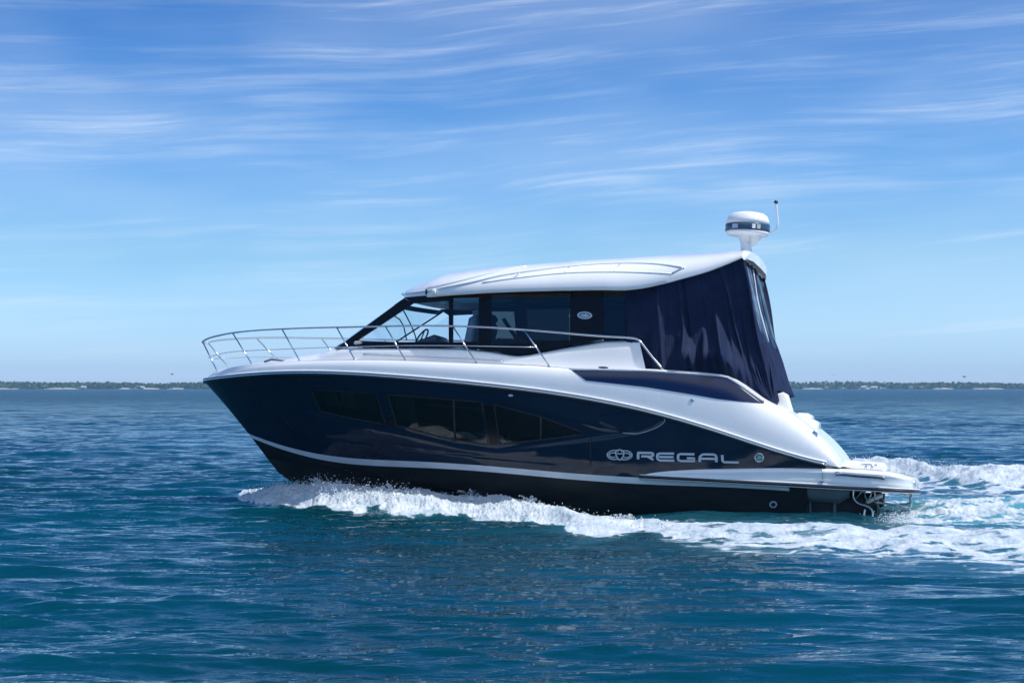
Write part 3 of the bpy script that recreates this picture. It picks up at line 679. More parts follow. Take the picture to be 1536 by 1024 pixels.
# --- canvas enclosure
yt = lambda x, z: Wr(x) - .07 - .16 * smst(2.9, 3.5, x)
yb = lambda x, z: np.minimum(Bm(np.clip(x, -1, LX)) - ins(x) - .13, np.where(x > XT - .12, Yc(x, z) - .10, 9))
TOPC = [(936, 431),  (965, 428), (1000, 421), (1040, 411), (1075, 399), (1100, 389), (1116, 383)]
BOTC = [(936, 556), (985, 557), (1030, 559.5), (1075, 563.5), (1095, 568), (1125, 590), (1160, 609)]
Tp = np.array([hit(u, v, yt) for u, v in catmull(TOPC, 6)]); Bp_ = np.array([hit(u, v, yb) for u, v in catmull(BOTC, 6)])
def rs(P, t):
    d = np.concatenate([[0], np.cumsum(np.linalg.norm(np.diff(P, axis=0), axis=1))]); d /= d[-1]
    return np.stack([np.interp(t, d, P[:, k]) for k in range(3)], -1)
def canvas():
    na, nf, nb = 260, 130, 110
    ta = np.linspace(0, 1, na); tf = np.linspace(0, 1, nf)[1:-1]; tb = np.linspace(0, 1, nb)
    T = rs(Tp, ta); Bq = rs(Bp_, ta); mir = np.array([1, -1, 1])
    T[-1, 0] = XRA + .05
    Tf = T[-1][None] * (1 - tf[:, None]) + (T[-1] * mir)[None] * tf[:, None]; Tf[:, 0] -= .03 * np.sin(tf * np.pi); Tf[:, 2] += .03 * np.sin(tf * np.pi)
    Bf = Bq[-1][None] * (1 - tf[:, None]) + (Bq[-1] * mir)[None] * tf[:, None]; Bf[:, 0] -= .10 * np.sin(tf * np.pi)
    Bf[:, 2] += .28 * smst(.02, .10, tf) * smst(1, .9, tf) - .0
    V = np.zeros((na * 2 + nf - 2, nb, 3)); ncol = V.shape[0]
    for j, b in enumerate(tb):
        A = T * (1 - b) + Bq * b
        sag = -.10 * math.sin(b * math.pi)           # cloth hangs slack between roof and coaming
        fx = ta * 1.0
        fold = .055 * fbm(fx * 4.5 + b * .8, np.full_like(fx, b * 1.6 + 3), 3) + .014 * np.sin(fx * 26 + 2.5 * fbm(fx * 5, np.full_like(fx, b * 1.2)) + b * 2) + .028 * fbm(fx * 34 + b * 1.5, np.full_like(fx, b * 2.2), 3)
        sharp = .05 * np.exp(-((fx - .28 - .02 * b) / .012) ** 2) + .045 * np.exp(-((fx - .46 + .02 * b) / .014) ** 2) - .05 * np.exp(-((fx - .49 + .02 * b) / .012) ** 2) + .05 * np.exp(-((fx - .80 - .06 * b) / .016) ** 2) + .035 * np.exp(-((fx - .9) / .02) ** 2)
        env = math.sin(min(b, 1 - b * .35) * math.pi * .9) * .6 + .4
        low = smst(.52, .90, b + .12 * np.sin(fx * 21) + .06 * np.sin(fx * 57)) * smst(.38, .46, fx) * smst(.93, .70, fx)
        bulge = .42 * low * smst(1.06, .78, b) + .05 * low * np.sin(fx * 95 + b * 6) * smst(1.1, .8, b)
        d = (fold + sharp) * env * smst(0, .06, b) + sag * smst(.1, .4, fx) * .9 + bulge
        d *= smst(1.0, .955, ta) * .95 + .05
        V[:na, j] = A; V[:na, j, 1] += d
        V[:na, j, 0] -= .02 * np.sin(b * 9) * smst(0.7, 1, ta)
        Am = V[:na, j][::-1].copy(); Am[:, 1] *= -1; V[na + nf - 2:, j] = Am
        G = Tf * (1 - b) + Bf * b
        df = .05 * np.sin(tf * 40 + 3 * b) * smst(.45, .8, b) + .03 * fbm(tf * 20, np.full_like(tf, b * 3), 3)
        df = df * smst(0, .06, tf) * smst(1, .94, tf) + .10 * math.sin(b * math.pi) * np.sin(tf * np.pi)
        G[:, 0] += df; V[na:na + nf - 2, j] = G
    def keep(i, j):
        b = tb[j]
        if na <= i < na + nf - 2:
            t = tf[i - na]
            if .08 < b < .62 and (.08 < t < .40 or .44 < t < .93): return False
        return True
    ob = mesh('canvas_enclosure', V.reshape(-1, 3), grid_faces(ncol, nb, keep), cloth_m, yacht)
    def win(t0, t1, b0, b1, m, nm):
        i0 = na + int(np.searchsorted(tf, t0)) - 1; i1 = na + int(np.searchsorted(tf, t1)) + 1; j0 = int(b0 * nb) - 1; j1 = int(b1 * nb) + 2
        G = V[i0:i1, j0:j1].copy(); G[:, :, 0] -= .006; n_, m_ = G.shape[:2]; mesh(nm, G.reshape(-1, 3), grid_faces(n_, m_), m, ob)
    win(.08, .40, .08, .62, glass('cloudy_vinyl', (.35, .40, .62), .7, .25), 'vinyl_window'); win(.44, .93, .08, .62, vinyl, 'vinyl_window')
    for t in (.42, .94):
        i = na + int(np.searchsorted(tf, t)); MB().tube([V[min(i, ncol - 1), j] - np.array([.012, 0, 0]) for j in range(6, 70, 6)], .014, 6).build('zip', plast if t < .5 else black_r, ob)
    # seams and the rolled hem
    for t in (110, 200):
        MB().tube([V[t, j] + np.array([0, .004, 0]) for j in range(2, nb, 3)], .004, 5).build('seam', cloth_m, ob)
    MB().tube([V[i, nb - 1] for i in range(0, na, 3)], .018, 6).build('hem', cloth_m, ob)
    # the gathered tail tied at the port corner
    c = V[na - 1, nb - 1]; k = MB()
    for a in range(9):
        i = int(na - 1 + (a - 5) * 7); j = nb - 30; q = V[i, j]; w_ = V[i, nb - 12]
        k.tube([q + np.array([0, .0, 0]), w_ * .6 + c * .4 + np.array([0, .03, 0]), c + np.array([(a - 4) * .010, .04 + .008 * (a % 3), .03]), c + np.array([-.02 + (a - 4) * .012, .05, -.04])], [.006, .016, .022, .028, .03, .03, .026, .018, .012], 8, smooth=1)
    k.build('gathered_corner', cloth_m, ob)
canvas()

# --- interior seen through the cabin glass
def P3(u, v, y): return on_y(u, v, y)
dash = P3(560, 512, .8)
itf = bpy.data.objects.new('interior', None); C.objects.link(itf); itf.parent = yacht
zb0 = dash[2]
MB().box((7.75, 0, zb0 - .06), (1.6, 2.2, .10), bev=.04).build('dashboard', cream, itf)
MB().box((7.25, .55, zb0 + .02), (.45, .7, .16), rot=Matrix.Rotation(.4, 3, 'Y'), bev=.04).build('console', greypl, itf)
def wheel(c, r):
    mb = MB(); rot = Matrix.Rotation(R(60), 3, 'Y'); pts = [rot @ Vector((r * math.cos(a), r * math.sin(a), 0)) + Vector(c) for a in np.linspace(0, 2 * math.pi, 25)]
    mb.tube(pts, .016, 8, cap=False)
    for a in (0.5, 2.6, 4.7): mb.tube([Vector(c), rot @ Vector((r * math.cos(a), r * math.sin(a), 0)) + Vector(c)], .012, 6)
    return mb.build('steering_wheel', black_r, itf)
wheel(P3(632, 508, .5), .20)
def seat(c, m):
    mb = MB(); x, y, z = c; mb.box((x, y, z), (.5, .55, .16), bev=.06); mb.box((x - .24, y, z + .36), (.16, .52, .62), rot=Matrix.Rotation(-.15, 3, 'Y'), bev=.06)
    mb.box((x - .30, y, z + .72), (.12, .34, .16), bev=.05); mb.build('helm_seat', m, itf)
s_ = P3(690, 518, .5); seat((s_[0], .5, s_[2] - .14), blueup); seat((s_[0], -.5, s_[2] - .14), blueup)
MB().box((5.2, -.75, zb0 + .0), (2.4, .6, .5), bev=.08).build('sofa', cream, itf)
MB().box((4.9, .9, zb0 - .1), (1.8, .5, .3), bev=.05).build('galley_counter', greypl, itf)
MB().box((2.95, .0, zb0 + .35), (.06, 2.5, 1.3), bev=.01).build('bulkhead', lining, itf)
MB().tube([P3(601, 458, .9), P3(613, 480, .9), P3(622, 500, .9), P3(625, 512, .9)], .012, 6, smooth=1).build('wiper', black_r, itf)
MB().tube([P3(586, 470, .2), P3(604, 482, .2), P3(610, 510, .2)], .012, 6, smooth=1).build('wiper', black_r, itf)
mb = MB(); a = P3(755, 478, 1.15); b = P3(783, 520, 1.15); mb.tube([a, b], .035, 6); mb.build('sun_blind_arm', mat('blind_blue', (.05, .10, .16), .5), itf)

# --- lettering and emblem
def strokes(name, polys, wdt, m, par, off=.014, closed=False):
    mb = MB()
    for pl in polys:
        pl = [((x / 3.84 + 860), (y / 3.84 + 600)) for x, y in pl]; P = np.array(sub(pl, 4)); n = len(P); V = []
        for i in range(n):
            t = P[min(i + 1, n - 1)] - P[max(i - 1, 0)]; t = t / (np.linalg.norm(t) + 1e-9); nr = np.array([-t[1], t[0]])
            ww = wdt * (1.0 if abs(t[0]) > .6 else 1.25)
            for sg in (-1, 1):
                q = P[i] + nr * sg * ww / 2; V.append(on_hull(q[0], q[1], off))
        for i in range(n):
            for sg in (-1, 1):
                t = P[min(i + 1, n - 1)] - P[max(i - 1, 0)]; t = t / (np.linalg.norm(t) + 1e-9); nr = np.array([-t[1], t[0]])
                ww = (wdt + .5) * (1.0 if abs(t[0]) > .6 else 1.25); q = P[i] + nr * sg * ww / 2; V.append(on_hull(q[0], q[1], .0))
        Fc = []
        for i in range(n - 1):
            a = 2 * i; Fc += [(a, a + 1, a + 3, a + 2), (a, a + 2, a + 2 * n + 2, a + 2 * n), (a + 1, a + 2 * n + 1, a + 2 * n + 3, a + 3)]
        Fc += [(0, 2 * n, 2 * n + 1, 1), (2 * n - 2, 2 * n - 1, 4 * n - 1, 4 * n - 2)]
        mb.add(V, Fc)
    return mb.build(name, m, par, smooth=False)
sign = bpy.data.objects.new('name_lettering', None); C.objects.link(sign); sign.parent = yacht
WS = 2.9
LET = {'R': [[(374, 339), (374, 303)], [(370, 302), (450, 303), (459, 308), (460, 317), (450, 323), (392, 322)], [(428, 324), (462, 342)]],
       'E': [[(581, 307), (498, 306), (486, 312), (484, 327), (487, 340), (500, 346), (582, 347)], [(494, 326), (578, 327)]],
       'G': [[(698, 311), (618, 309), (605, 315), (603, 330), (606, 344), (620, 349), (697, 350), (697, 334), (655, 333)]],
       'A': [[(728, 354), (729, 327), (740, 314), (756, 311), (806, 312), (820, 317), (824, 330), (824, 356)], [(733, 336), (822, 337)]],
       'L': [[(858, 315), (860, 348), (868, 356), (953, 358)]]}
for ch in 'REGAL': strokes('letter', LET[ch], WS, chrome, sign)
em = bpy.data.objects.new('hull_emblem', None); C.objects.link(em); em.parent = yacht
def ell(cx, cy, a, b, a0, a1, n=18, tilt=0): return [(cx + a * math.cos(q) * math.cos(tilt) - b * math.sin(q) * math.sin(tilt), cy + a * math.cos(q) * math.sin(tilt) + b * math.sin(q) * math.cos(tilt)) for q in np.linspace(a0, a1, n)]
strokes('emblem_ring', [ell(238, 314, 42, 26, 1.0, 5.3, 24), ell(296, 316, 42, 26, -2.1, 2.1, 24), ell(230, 315, 24, 13, 1.0, 5.2), ell(304, 317, 24, 13, -2.1, 2.1)], 1.15, chrome, em)
strokes('emblem_crown', [[(241, 300), (252, 288), (267, 284), (283, 289), (294, 302)], [(243, 300), (250, 326), (267, 345), (286, 327), (292, 302)], [(250, 303), (262, 308), (274, 308), (286, 304)]], 1.25, chrome, em)
# porthole, through-hull fitting
def ring_on_hull(name, u, v, r1, r2, m, par, wv=1.0):
    V = []; n = 28
    for r_, o in ((r1, .004), (r1, .022), (r2, .022), (r2, .004)):
        for q in np.linspace(0, 2 * math.pi, n, endpoint=False): V.append(on_hull(u + r_ * wv * math.cos(q), v + r_ * math.sin(q), o))
    return MB().add(V, [(i * n + k, i * n + (k + 1) % n, (i + 1) * n + (k + 1) % n, (i + 1) * n + k) for i in range(3) for k in range(n)]).build(name, m, par)
po = ring_on_hull('porthole', 1139, 686, 7.2, 5.2, steel, yacht); ring_on_hull('inner_ring', 1139, 686, 5.0, 3.4, mat('green_grey', (.10, .18, .16), .3), po); ring_on_hull('lens', 1139, 686, 3.4, .1, mat('porthole_lens', (.3, .42, .38), .2), po)
fo = ring_on_hull('through_hull_fitting', 1160, 756, 5.0, 3.2, mat('pale_fitting', (.35, .45, .52), .3), yacht, 1.15); ring_on_hull('dark_core', 1160, 756, 3.2, .1, black_b, fo, 1.15)
MB().tube([on_hull(u, v, .004) for u, v in ((886, 656), (886.5, 676), (886, 697))], .008, 6).build('hull_joint', black_r, yacht)
MB().tube([on_hull(u, v, .003) for u, v in catmull([(934, 649), (955, 650), (975, 645), (990, 638), (997, 631), (993, 624), (980, 619)], 4)], .006, 6).build('styling_line', silver, yacht)

# --- swim platform
def plat():
    # outline from the forward tip on the port side round to the stern
    X0_, Bq = 0.0, 1.93
    tipx = float(on_hull(960, 713)[0])
    xs = list(np.linspace(tipx, 0, 30)); path = []
    for x in xs:
        a = (tipx - x) / tipx; b_ = float(gy(x / LX, .35)); path.append((x, b_ - .02 + .20 * a ** .6 * 1.0))
    ye = path[-1][1]
    path += [(-.32, ye - .005), (-.62, ye - .02), (-.9, ye - .06)]
    cx, cy, rx, ry = -.90, ye - .5, .48, .44
    path += [(cx - rx * math.sin(q), cy + ry * math.cos(q)) for q in np.linspace(.12, math.pi / 2, 12)]
    path += [(-1.40, cy * .5), (-1.42, 0)]
    path = np.array(path)
    def ytop(x, z): return np.interp(x, path[::-1][:, 0][np.argsort(path[::-1][:, 0], kind='stable')], np.maximum.accumulate(path[::-1][:, 1]))
    Yp = lambda x, z: np.interp(x, path[:30, 0][::-1], path[:30, 1][::-1], left=ye - .03)
    zt = np.array([hit(u, v, Yp) for u, v in [(960, 711.8), (980, 708), (1000, 705.5), (1040, 703), (1100, 701.5), (1170, 700.5), (1240, 701.5), (1300, 704.5), (1340, 707.5), (1360, 711)]]); zt = zt[np.argsort(zt[:, 0])]
    zl = np.array([hit(u, v, Yp) for u, v in [(960, 714), (1030, 718.5), (1100, 722.5), (1230, 728.5), (1300, 732), (1370, 737)]]); zl = zl[np.argsort(zl[:, 0])]
    ZT = lambda x: np.interp(x, zt[:, 0], zt[:, 2]); ZL = lambda x: np.polyval(np.polyfit(zl[:, 0], zl[:, 2], 1), x)
    n = len(path); tang = np.gradient(path, axis=0); tang /= np.linalg.norm(tang, axis=1)[:, None]; nor = np.stack([-tang[:, 1], tang[:, 0]], 1)   # outward
    if nor[5, 1] < 0: nor = -nor
    V = []; m = 13
    for i in range(n):
        x, y = path[i]; a, b = float(ZL(x)), float(ZT(x)); h = max(b - a, .02); cap = min(.10, h * .45); cap_in = cap * (1.0 + 1.5 * float(smst(-.9, -1.4, x)))
        row = [(x - nor[i, 0] * .3, y - nor[i, 1] * .3, a), (x - nor[i, 0] * .05, y - nor[i, 1] * .05, a), (x, y, a + .01)]
        for k in range(1, 3): row.append((x - nor[i, 0] * .02 * k * h, y - nor[i, 1] * .02 * k * h, a + (h - cap) * k / 2))
        for q in np.linspace(.2, math.pi / 2, 6): row.append((x - nor[i, 0] * cap_in * (1 - math.cos(q)), y - nor[i, 1] * cap_in * (1 - math.cos(q)), b - cap * (1 - math.sin(q))))
        row.append((x if x > 0 else x * .985, max(y * .7, 0), b + .004)); row.append((x if x > 0 else x * .98, 0, b + .006))
        V += row
    t = MB(); t.add(V, grid_faces(n, m)); t.mirror(); t.build('swim_platform', white, yacht)
    # rub strips
    t = MB().tube([(x + nor[i, 0] * .016, y + nor[i, 1] * .016, float(ZL(x)) - .004) for i, (x, y) in enumerate(path)], .022, 8).mirror().build('platform_rub_strip', black_r, yacht)
    MB().tube([(x + nor[i, 0] * .012, y + nor[i, 1] * .012, float(ZL(x)) - .032) for i, (x, y) in enumerate(path)], .012, 8).mirror().build('platform_steel_strip', steel, yacht)
    MB().tube([(x + nor[i, 0] * .008, y + nor[i, 1] * .008, float(ZL(x)) + .03) for i, (x, y) in enumerate(path)], .010, 8).mirror().build('platform_lip', plast, yacht)
    onp = lambda u, v: hit(u, v, Yp)
    # long steel handle on the side
    gp = [onp(u, v) + np.array([0, .03, 0]) for u, v in ((1254, 710), (1262, 709.5), (1290, 712), (1318, 714), (1327, 716))]
    MB().tube(gp, .024, 8, smooth=1).build('platform_handle', steel, yacht); MB().tube([g - np.array([0, .02, .02]) for g in gp], .02, 6).build('handle_recess', black_r, yacht)
    capsule('cleat_base', 1257, 709.5, onp, .06, .03, steel, .05)
    MB().tube([onp(1234, 703) + np.array([0, .005, 0]), onp(1234, 722) + np.array([0, .012, 0])], .006, 6).box(onp(1233, 721) + np.array([0, .01, 0]), (.06, .05, .05), bev=.01).build('shore_power_fitting', steel, yacht)
    c = on_y(1303, 702, .6); MB().tube([c + np.array([-.14, 0, .06]), c + np.array([.14, 0, .06])], .018, 8).tube([c + np.array([-.05, 0, -.02]), c + np.array([-.05, 0, .06])], .02, 8).tube([c + np.array([.05, 0, -.02]), c + np.array([.05, 0, .06])], .02, 8).build('cleat', steel, yacht)
    zp = float(ZT(-.6)); MB().box((-.42, -.75, zp + .08), (.86, 1.4, .16), bev=.06).build('platform_locker', white, yacht)
    # transom steps
    for (u, v0_, v1_, k) in ((1207, 620, 660, 0), (1217, 630, 670, 1)):
        a = on_y(u, v0_, .25); MB().box((a[0], .05, a[2] - .3), (.22, .9, .6), bev=.03).build('transom_step', white, yacht)
    a = on_y(1180, 590, 1.0); MB().box((a[0] + .04, .98, a[2] - .22), (.26, .30, .46), rot=Matrix.Rotation(.35, 3, 'Y'), bev=.06).build('quarter_moulding', white, yacht)
    # --- gear under the platform
    z_ = lambda x: float(ZL(x)) - .05
    # dark moulded shelf with a curved aft end
    mb = MB(); V = []
    for x in np.linspace(.62, -.38, 24):
        a = (.62 - x) / 1.0; d = .02 + .20 * float(smst(0, .18, a)) * (1 - .55 * float(smst(.8, 1, a))); y = float(gy(max(x, 0) / LX, .3)) + .05
        V += [(x, y, z_(x)), (x, y - .02, z_(x) - d * .5), (x, y - .18, z_(x) - d), (x, .0, z_(x) - d)]
    mb.add(V, grid_faces(24, 4)).mirror().build('exhaust_shelf', mat('shelf_grey', (.16, .17, .18), .5), yacht)
    # inner stern body
    mb = MB(); V = []; xs = np.linspace(.30, -.80, 26)
    for x in xs:
        a = (.30 - x) / 1.10; zlow = -.75 + .75 * a ** 3.0; y = 1.45 - .22 * a ** 2; zt_ = z_(x) - .02
        V += [(x, y - .03, zt_), (x, y, zt_ - .1), (x, y - .02, zt_ * .5 + zlow * .5), (x, y - .12, zlow), (x, y * .5, zlow - .12 * (1 - a)), (x, 0, zlow - .22 * (1 - a))]
    mb.add(V, grid_faces(26, 6)); mb.add(V[-6:], [tuple(range(6))]); mb.mirror().build('stern_body', black_b, yacht)
    mb = MB()
    for a, b in (((1214, 738), (1216, 790)), ((1218, 745), (1250, 746)), ((1252, 746), (1252, 792))): mb.tube([on_y(*a, 1.62), on_y(*b, 1.62)], .03, 8)
    mb.build('exhaust_frame', greypl, yacht)
    P = on_y(1234, 765, 1.56); MB().box(P, (.36, .05, .55), bev=.015).build('exhaust_flap', mat('flap_black', (.004, .004, .005), .6), yacht)
    lad = None
    def c7(x, y): return (1130 + x / 4.267, 560 + y / 4.267)
    def tb_(pts, yl, r, nm, par, sm=2): 
        L_ = [on_y(*c7(*p_), yl if not isinstance(yl, (list, tuple)) else yl[i]) for i, p_ in enumerate(pts)]
        return MB().tube(L_, r, 8, smooth=sm).build(nm, steel, par)
    lad = tb_([(640, 745), (636, 790), (665, 832), (735, 848), (766, 880), (762, 942), (735, 945), (706, 925), (714, 868)], 1.45, .020, 'boarding_ladder', yacht)
    tb_([(768, 680), (712, 735), (712, 800), (760, 822), (900, 838), (985, 852)], [1.55, 1.5, 1.35, 1.2, 1.2, 1.2], .020, 'ladder_rung', lad)
    tb_([(985, 852), (1004, 855), (1002, 885), (980, 908)], 1.2, .018, 'ladder_rung', lad)
    tb_([(1005, 765), (1010, 840), (1008, 858)], 1.2, .022, 'ladder_post', lad, 0); tb_([(930, 762), (975, 775), (1005, 778)], 1.2, .014, 'ladder_brace', lad)
    tb_([(776, 655), (776, 740), (776, 822)], 1.52, .008, 'ladder_wire', lad, 0); tb_([(655, 800), (690, 760), (712, 745)], 1.4, .012, 'ladder_brace', lad, 0)
    tb_([(768, 735), (742, 800), (800, 815), (768, 740)], 1.3, .014, 'ladder_brace', lad, 0); tb_([(660, 850), (675, 890), (705, 915)], 1.3, .010, 'ladder_brace', lad)
    tb_([(1022, 690), (1036, 700), (1034, 720)], 1.3, .014, 'stern_eye', yacht)
    # white fender line coiled under the platform
    Pq = on_y(*c7(775, 800), 1.2); MB().box(Pq, (.30, .3, .07), rot=Matrix.Rotation(.5, 3, 'Y'), bev=.03).build('ladder_step', plast, lad)
    rnd = on_y(*c7(790, 790), .8)
    MB().lathe([(.001, -.15), (.08, -.12), (.11, 0), (.08, .12), (.001, .15)], rnd, 20, Matrix.Rotation(R(90), 3, 'X')).build('stern_fender', black_r, yacht)
plat()
rail_ = None

# ------------------------------------------------------------------ WATER
def wp(u, v, z=0.0): Y = F * (CH - z) / (v - V0); return ((u - U0) / F * Y, Y)
NEAR_L = [(352, 745), (365, 748), (420, 758), (500, 766), (620, 772), (720, 778), (780, 783), (840, 793), (870, 803), (900, 805), (935, 802), (965, 797), (1000, 808), (1060, 816), (1100, 820), (1150, 822), (1250, 826), (1350, 833), (1460, 843), (1536, 847), (1650, 852), (1900, 866)]
NEAR_U = [(352, 744), (365, 741), (420, 738), (500, 746), (620, 753), (720, 758), (800, 767), (860, 776), (960, 789), (1060, 795), (1200, 800), (1300, 800), (1400, 797), (1536, 802), (1650, 806), (1900, 815)]
NEAR_H = [(352, .0), (380, .07), (420, .26), (480, .38), (560, .33), (640, .26), (720, .24), (800, .22), (900, .13), (1100, .10), (1300, .13), (1450, .12), (1700, .12)]
FAR = [(1120, 700, .25), (1200, 692, .40), (1262, 687, .42), (1300, 685, .42), (1330, 687, .4), (1370, 689, .42), (1400, 696, .36), (1450, 698, .38), (1500, 700, .36), (1536, 701, .36), (1620, 706, .45), (1800, 716, .45)]
MIDR = [(1300, 764, .02), (1350, 756, .10), (1400, 750, .20), (1450, 746, .24), (1500, 745, .25), (1536, 746, .24), (1620, 748, .3), (1800, 756, .3)]
def ia(pl, u, k=1): P = np.array(pl, float); return np.interp(u, P[:, 0], P[:, k])
# wind waves: a fixed set of wave trains
NW = 125
lam = np.exp(rng.uniform(math.log(.16), math.log(7.0), NW)); kk = 2 * np.pi / lam
th = R(88) + R(15) * rng.standard_normal(NW); ph = rng.uniform(0, 6.283, NW)
amp = .0088 * lam ** .95 * (.6 + .8 * rng.random(NW)); amp = np.where(lam > 1.3, amp * (1.3 / lam) ** .9, amp)
amp *= np.where(lam < .8, 1.0, np.where(lam > 1.3, .62, .8))
def wind(X, Y, dx):
    H = np.zeros_like(X); gx = np.zeros_like(X)
    mod = .75 + .45 * fbm(X * .12, Y * .07, 3)
    wx = .2 * vnoise(X * .45, Y * .6); wy = .22 * vnoise(X * .4 + 50, Y * .7) + .05 * vnoise(X * 1.5, Y * 2.2)
    for i in range(NW):
        fade = smst(.42, .20, dx / lam[i]); 
        if not np.any(fade > 0): continue
        p = kk[i] * ((X + wx) * math.cos(th[i]) + (Y + wy) * math.sin(th[i])) + ph[i]
        s = np.sin(p); H += amp[i] * fade * (s - .22 * np.cos(2 * p))
    return H * mod
def wake(X, Y, fine=True):
    """height and foam amount of the boat's waves"""
    Ys = np.maximum(Y, .5); u = U0 + F * X / Ys; v = V0 + F * CH / Ys
    H = np.zeros_like(X); Fm = np.zeros_like(X)
    ok = (Y > 8) & (Y < 90)
    # near breaking band beside the hull
    lo = ia(NEAR_L, u); up = ia(NEAR_U, u); hh = ia(NEAR_H, u); wdt = np.maximum(lo - up, 2)
    wob = 2.0 * vnoise(X * 1.7, Y * .8) + 1.2 * vnoise(X * 5, Y * 2); q = (v + wob - up) / wdt                       # 0 at hull side, 1 at camera side
    inb = smst(350, 372, u) * ok
    qc = .22 + .50 * smst(780, 560, u); ridge = np.exp(-((q - qc) / np.where(q < qc, .26 + .2 * smst(780, 580, u), .36)) ** 2); H += hh * ridge * inb
    H -= .17 * np.exp(-((q + .8) / .5) ** 2) * inb * smst(500, 700, u) * smst(1050, 850, u); H += .07 * np.exp(-((q + 1.0) / .8) ** 2) * smst(850, 1050, u) * smst(1320, 1240, u)
    tex = fbm(X * 3.1, Y * 1.9, 4); tex2 = fbm(X * 11, Y * 8, 3)
    f = smst(-.06, .10, q) * smst(1.06 + .22 * smst(700, 560, u), .82 + .2 * smst(700, 560, u), q + .12 * tex) * inb
    dens = 1.0 - .40 * smst(860, 1150, u) * smst(-.1, .9, q + .7 * tex) - .12 * smst(700, 1000, u) ; Fm = np.maximum(Fm, f * dens)
    # thin foam streaks and trickles around the band
    Fm = np.maximum(Fm, .27 * smst(-1.6, 0, q) * smst(0.1, -.1, q) * inb * smst(420, 520, u)); Fm = np.maximum(Fm, .36 * smst(1.8, 1.0, q) * (q > .9) * inb * smst(700, 1000, u))
    H += inb * f * (.075 * fbm(X * 1.3, Y * .9, 3) + .035 * tex + .035 * np.abs(tex2) * (.35 + 1.2 * smst(940, 780, u)) + .030 * np.abs(fbm(X * 22, Y * 14, 2)) * (.15 + 1.1 * smst(900, 740, u)))
    # far breaking crest on the other side of the wake
    fx = [wp(a, b, c) + (c,) for a, b, c in FAR]; FX = np.array(fx); yc = np.interp(X, FX[:, 0], FX[:, 1]); hc = np.interp(X, FX[:, 0], FX[:, 2]); rg = smst(3.5, 6.5, X) * smst(60, 30, X)
    d = Y - yc + .35 * vnoise(X * .9, Y * .3); H += rg * hc * np.where(d > 0, np.exp(-(d / .9) ** 2), np.exp(-(d / 1.9) ** 2)) * (1 + .22 * vnoise(X * 1.3, Y * .4) + .12 * vnoise(X * 4, Y * 2))
    ff = rg * smst(.9, .3, d) * smst(-4.5, -1.0, d); Fm = np.maximum(Fm, ff * (.80 + .28 * tex)); H += rg * ff * (.05 * tex + .04 * np.abs(tex2))
    Fm = np.maximum(Fm, rg * .60 * smst(-12, -5, d) * smst(-1, -3, d) * (.8 + .35 * tex))
    # middle crest behind the stern
    MX = np.array([wp(a, b, c) + (c,) for a, b, c in MIDR]); yc = np.interp(X, MX[:, 0], MX[:, 1]); hc = np.interp(X, MX[:, 0], MX[:, 2]); rg = smst(5.6, 7.6, X) * smst(40, 20, X)
    d = Y - yc + .3 * vnoise(X * .8, Y * .4 + 7); H += rg * hc * np.where(d > 0, np.exp(-(d / .8) ** 2), np.exp(-(d / 1.3) ** 2)) * (1 + .25 * vnoise(X * 1.1, Y * .5 + 3))
    ff = rg * smst(1.2, .2, d) * smst(-2.6, -.3, d); Fm = np.maximum(Fm, ff * (.62 + .35 * tex)); H += ff * .03 * tex2
    # churned water straight behind the transom
    ch = smst(5.4, 6.6, X) * smst(26.5, 28, Y) * smst(35.5, 32.5, Y) * smst(60, 25, X)
    Fm = np.maximum(Fm, ch * (.46 + .30 * tex)); H += ch * (.06 * tex + .02 * tex2)
    aer = np.clip(np.maximum(ch, rg * smst(2.5, -.5, np.abs(d) - .8)) , 0, 1)
    return H, np.clip(Fm, 0, 1), aer
def flatten(X, Y):
    # smoother, darker water in the lee of the hull
    return 1 - .25 * smst(26, 20, np.abs(Y - 24) * 3 + 14) * smst(-9, -5, X) * smst(12, 8, X)
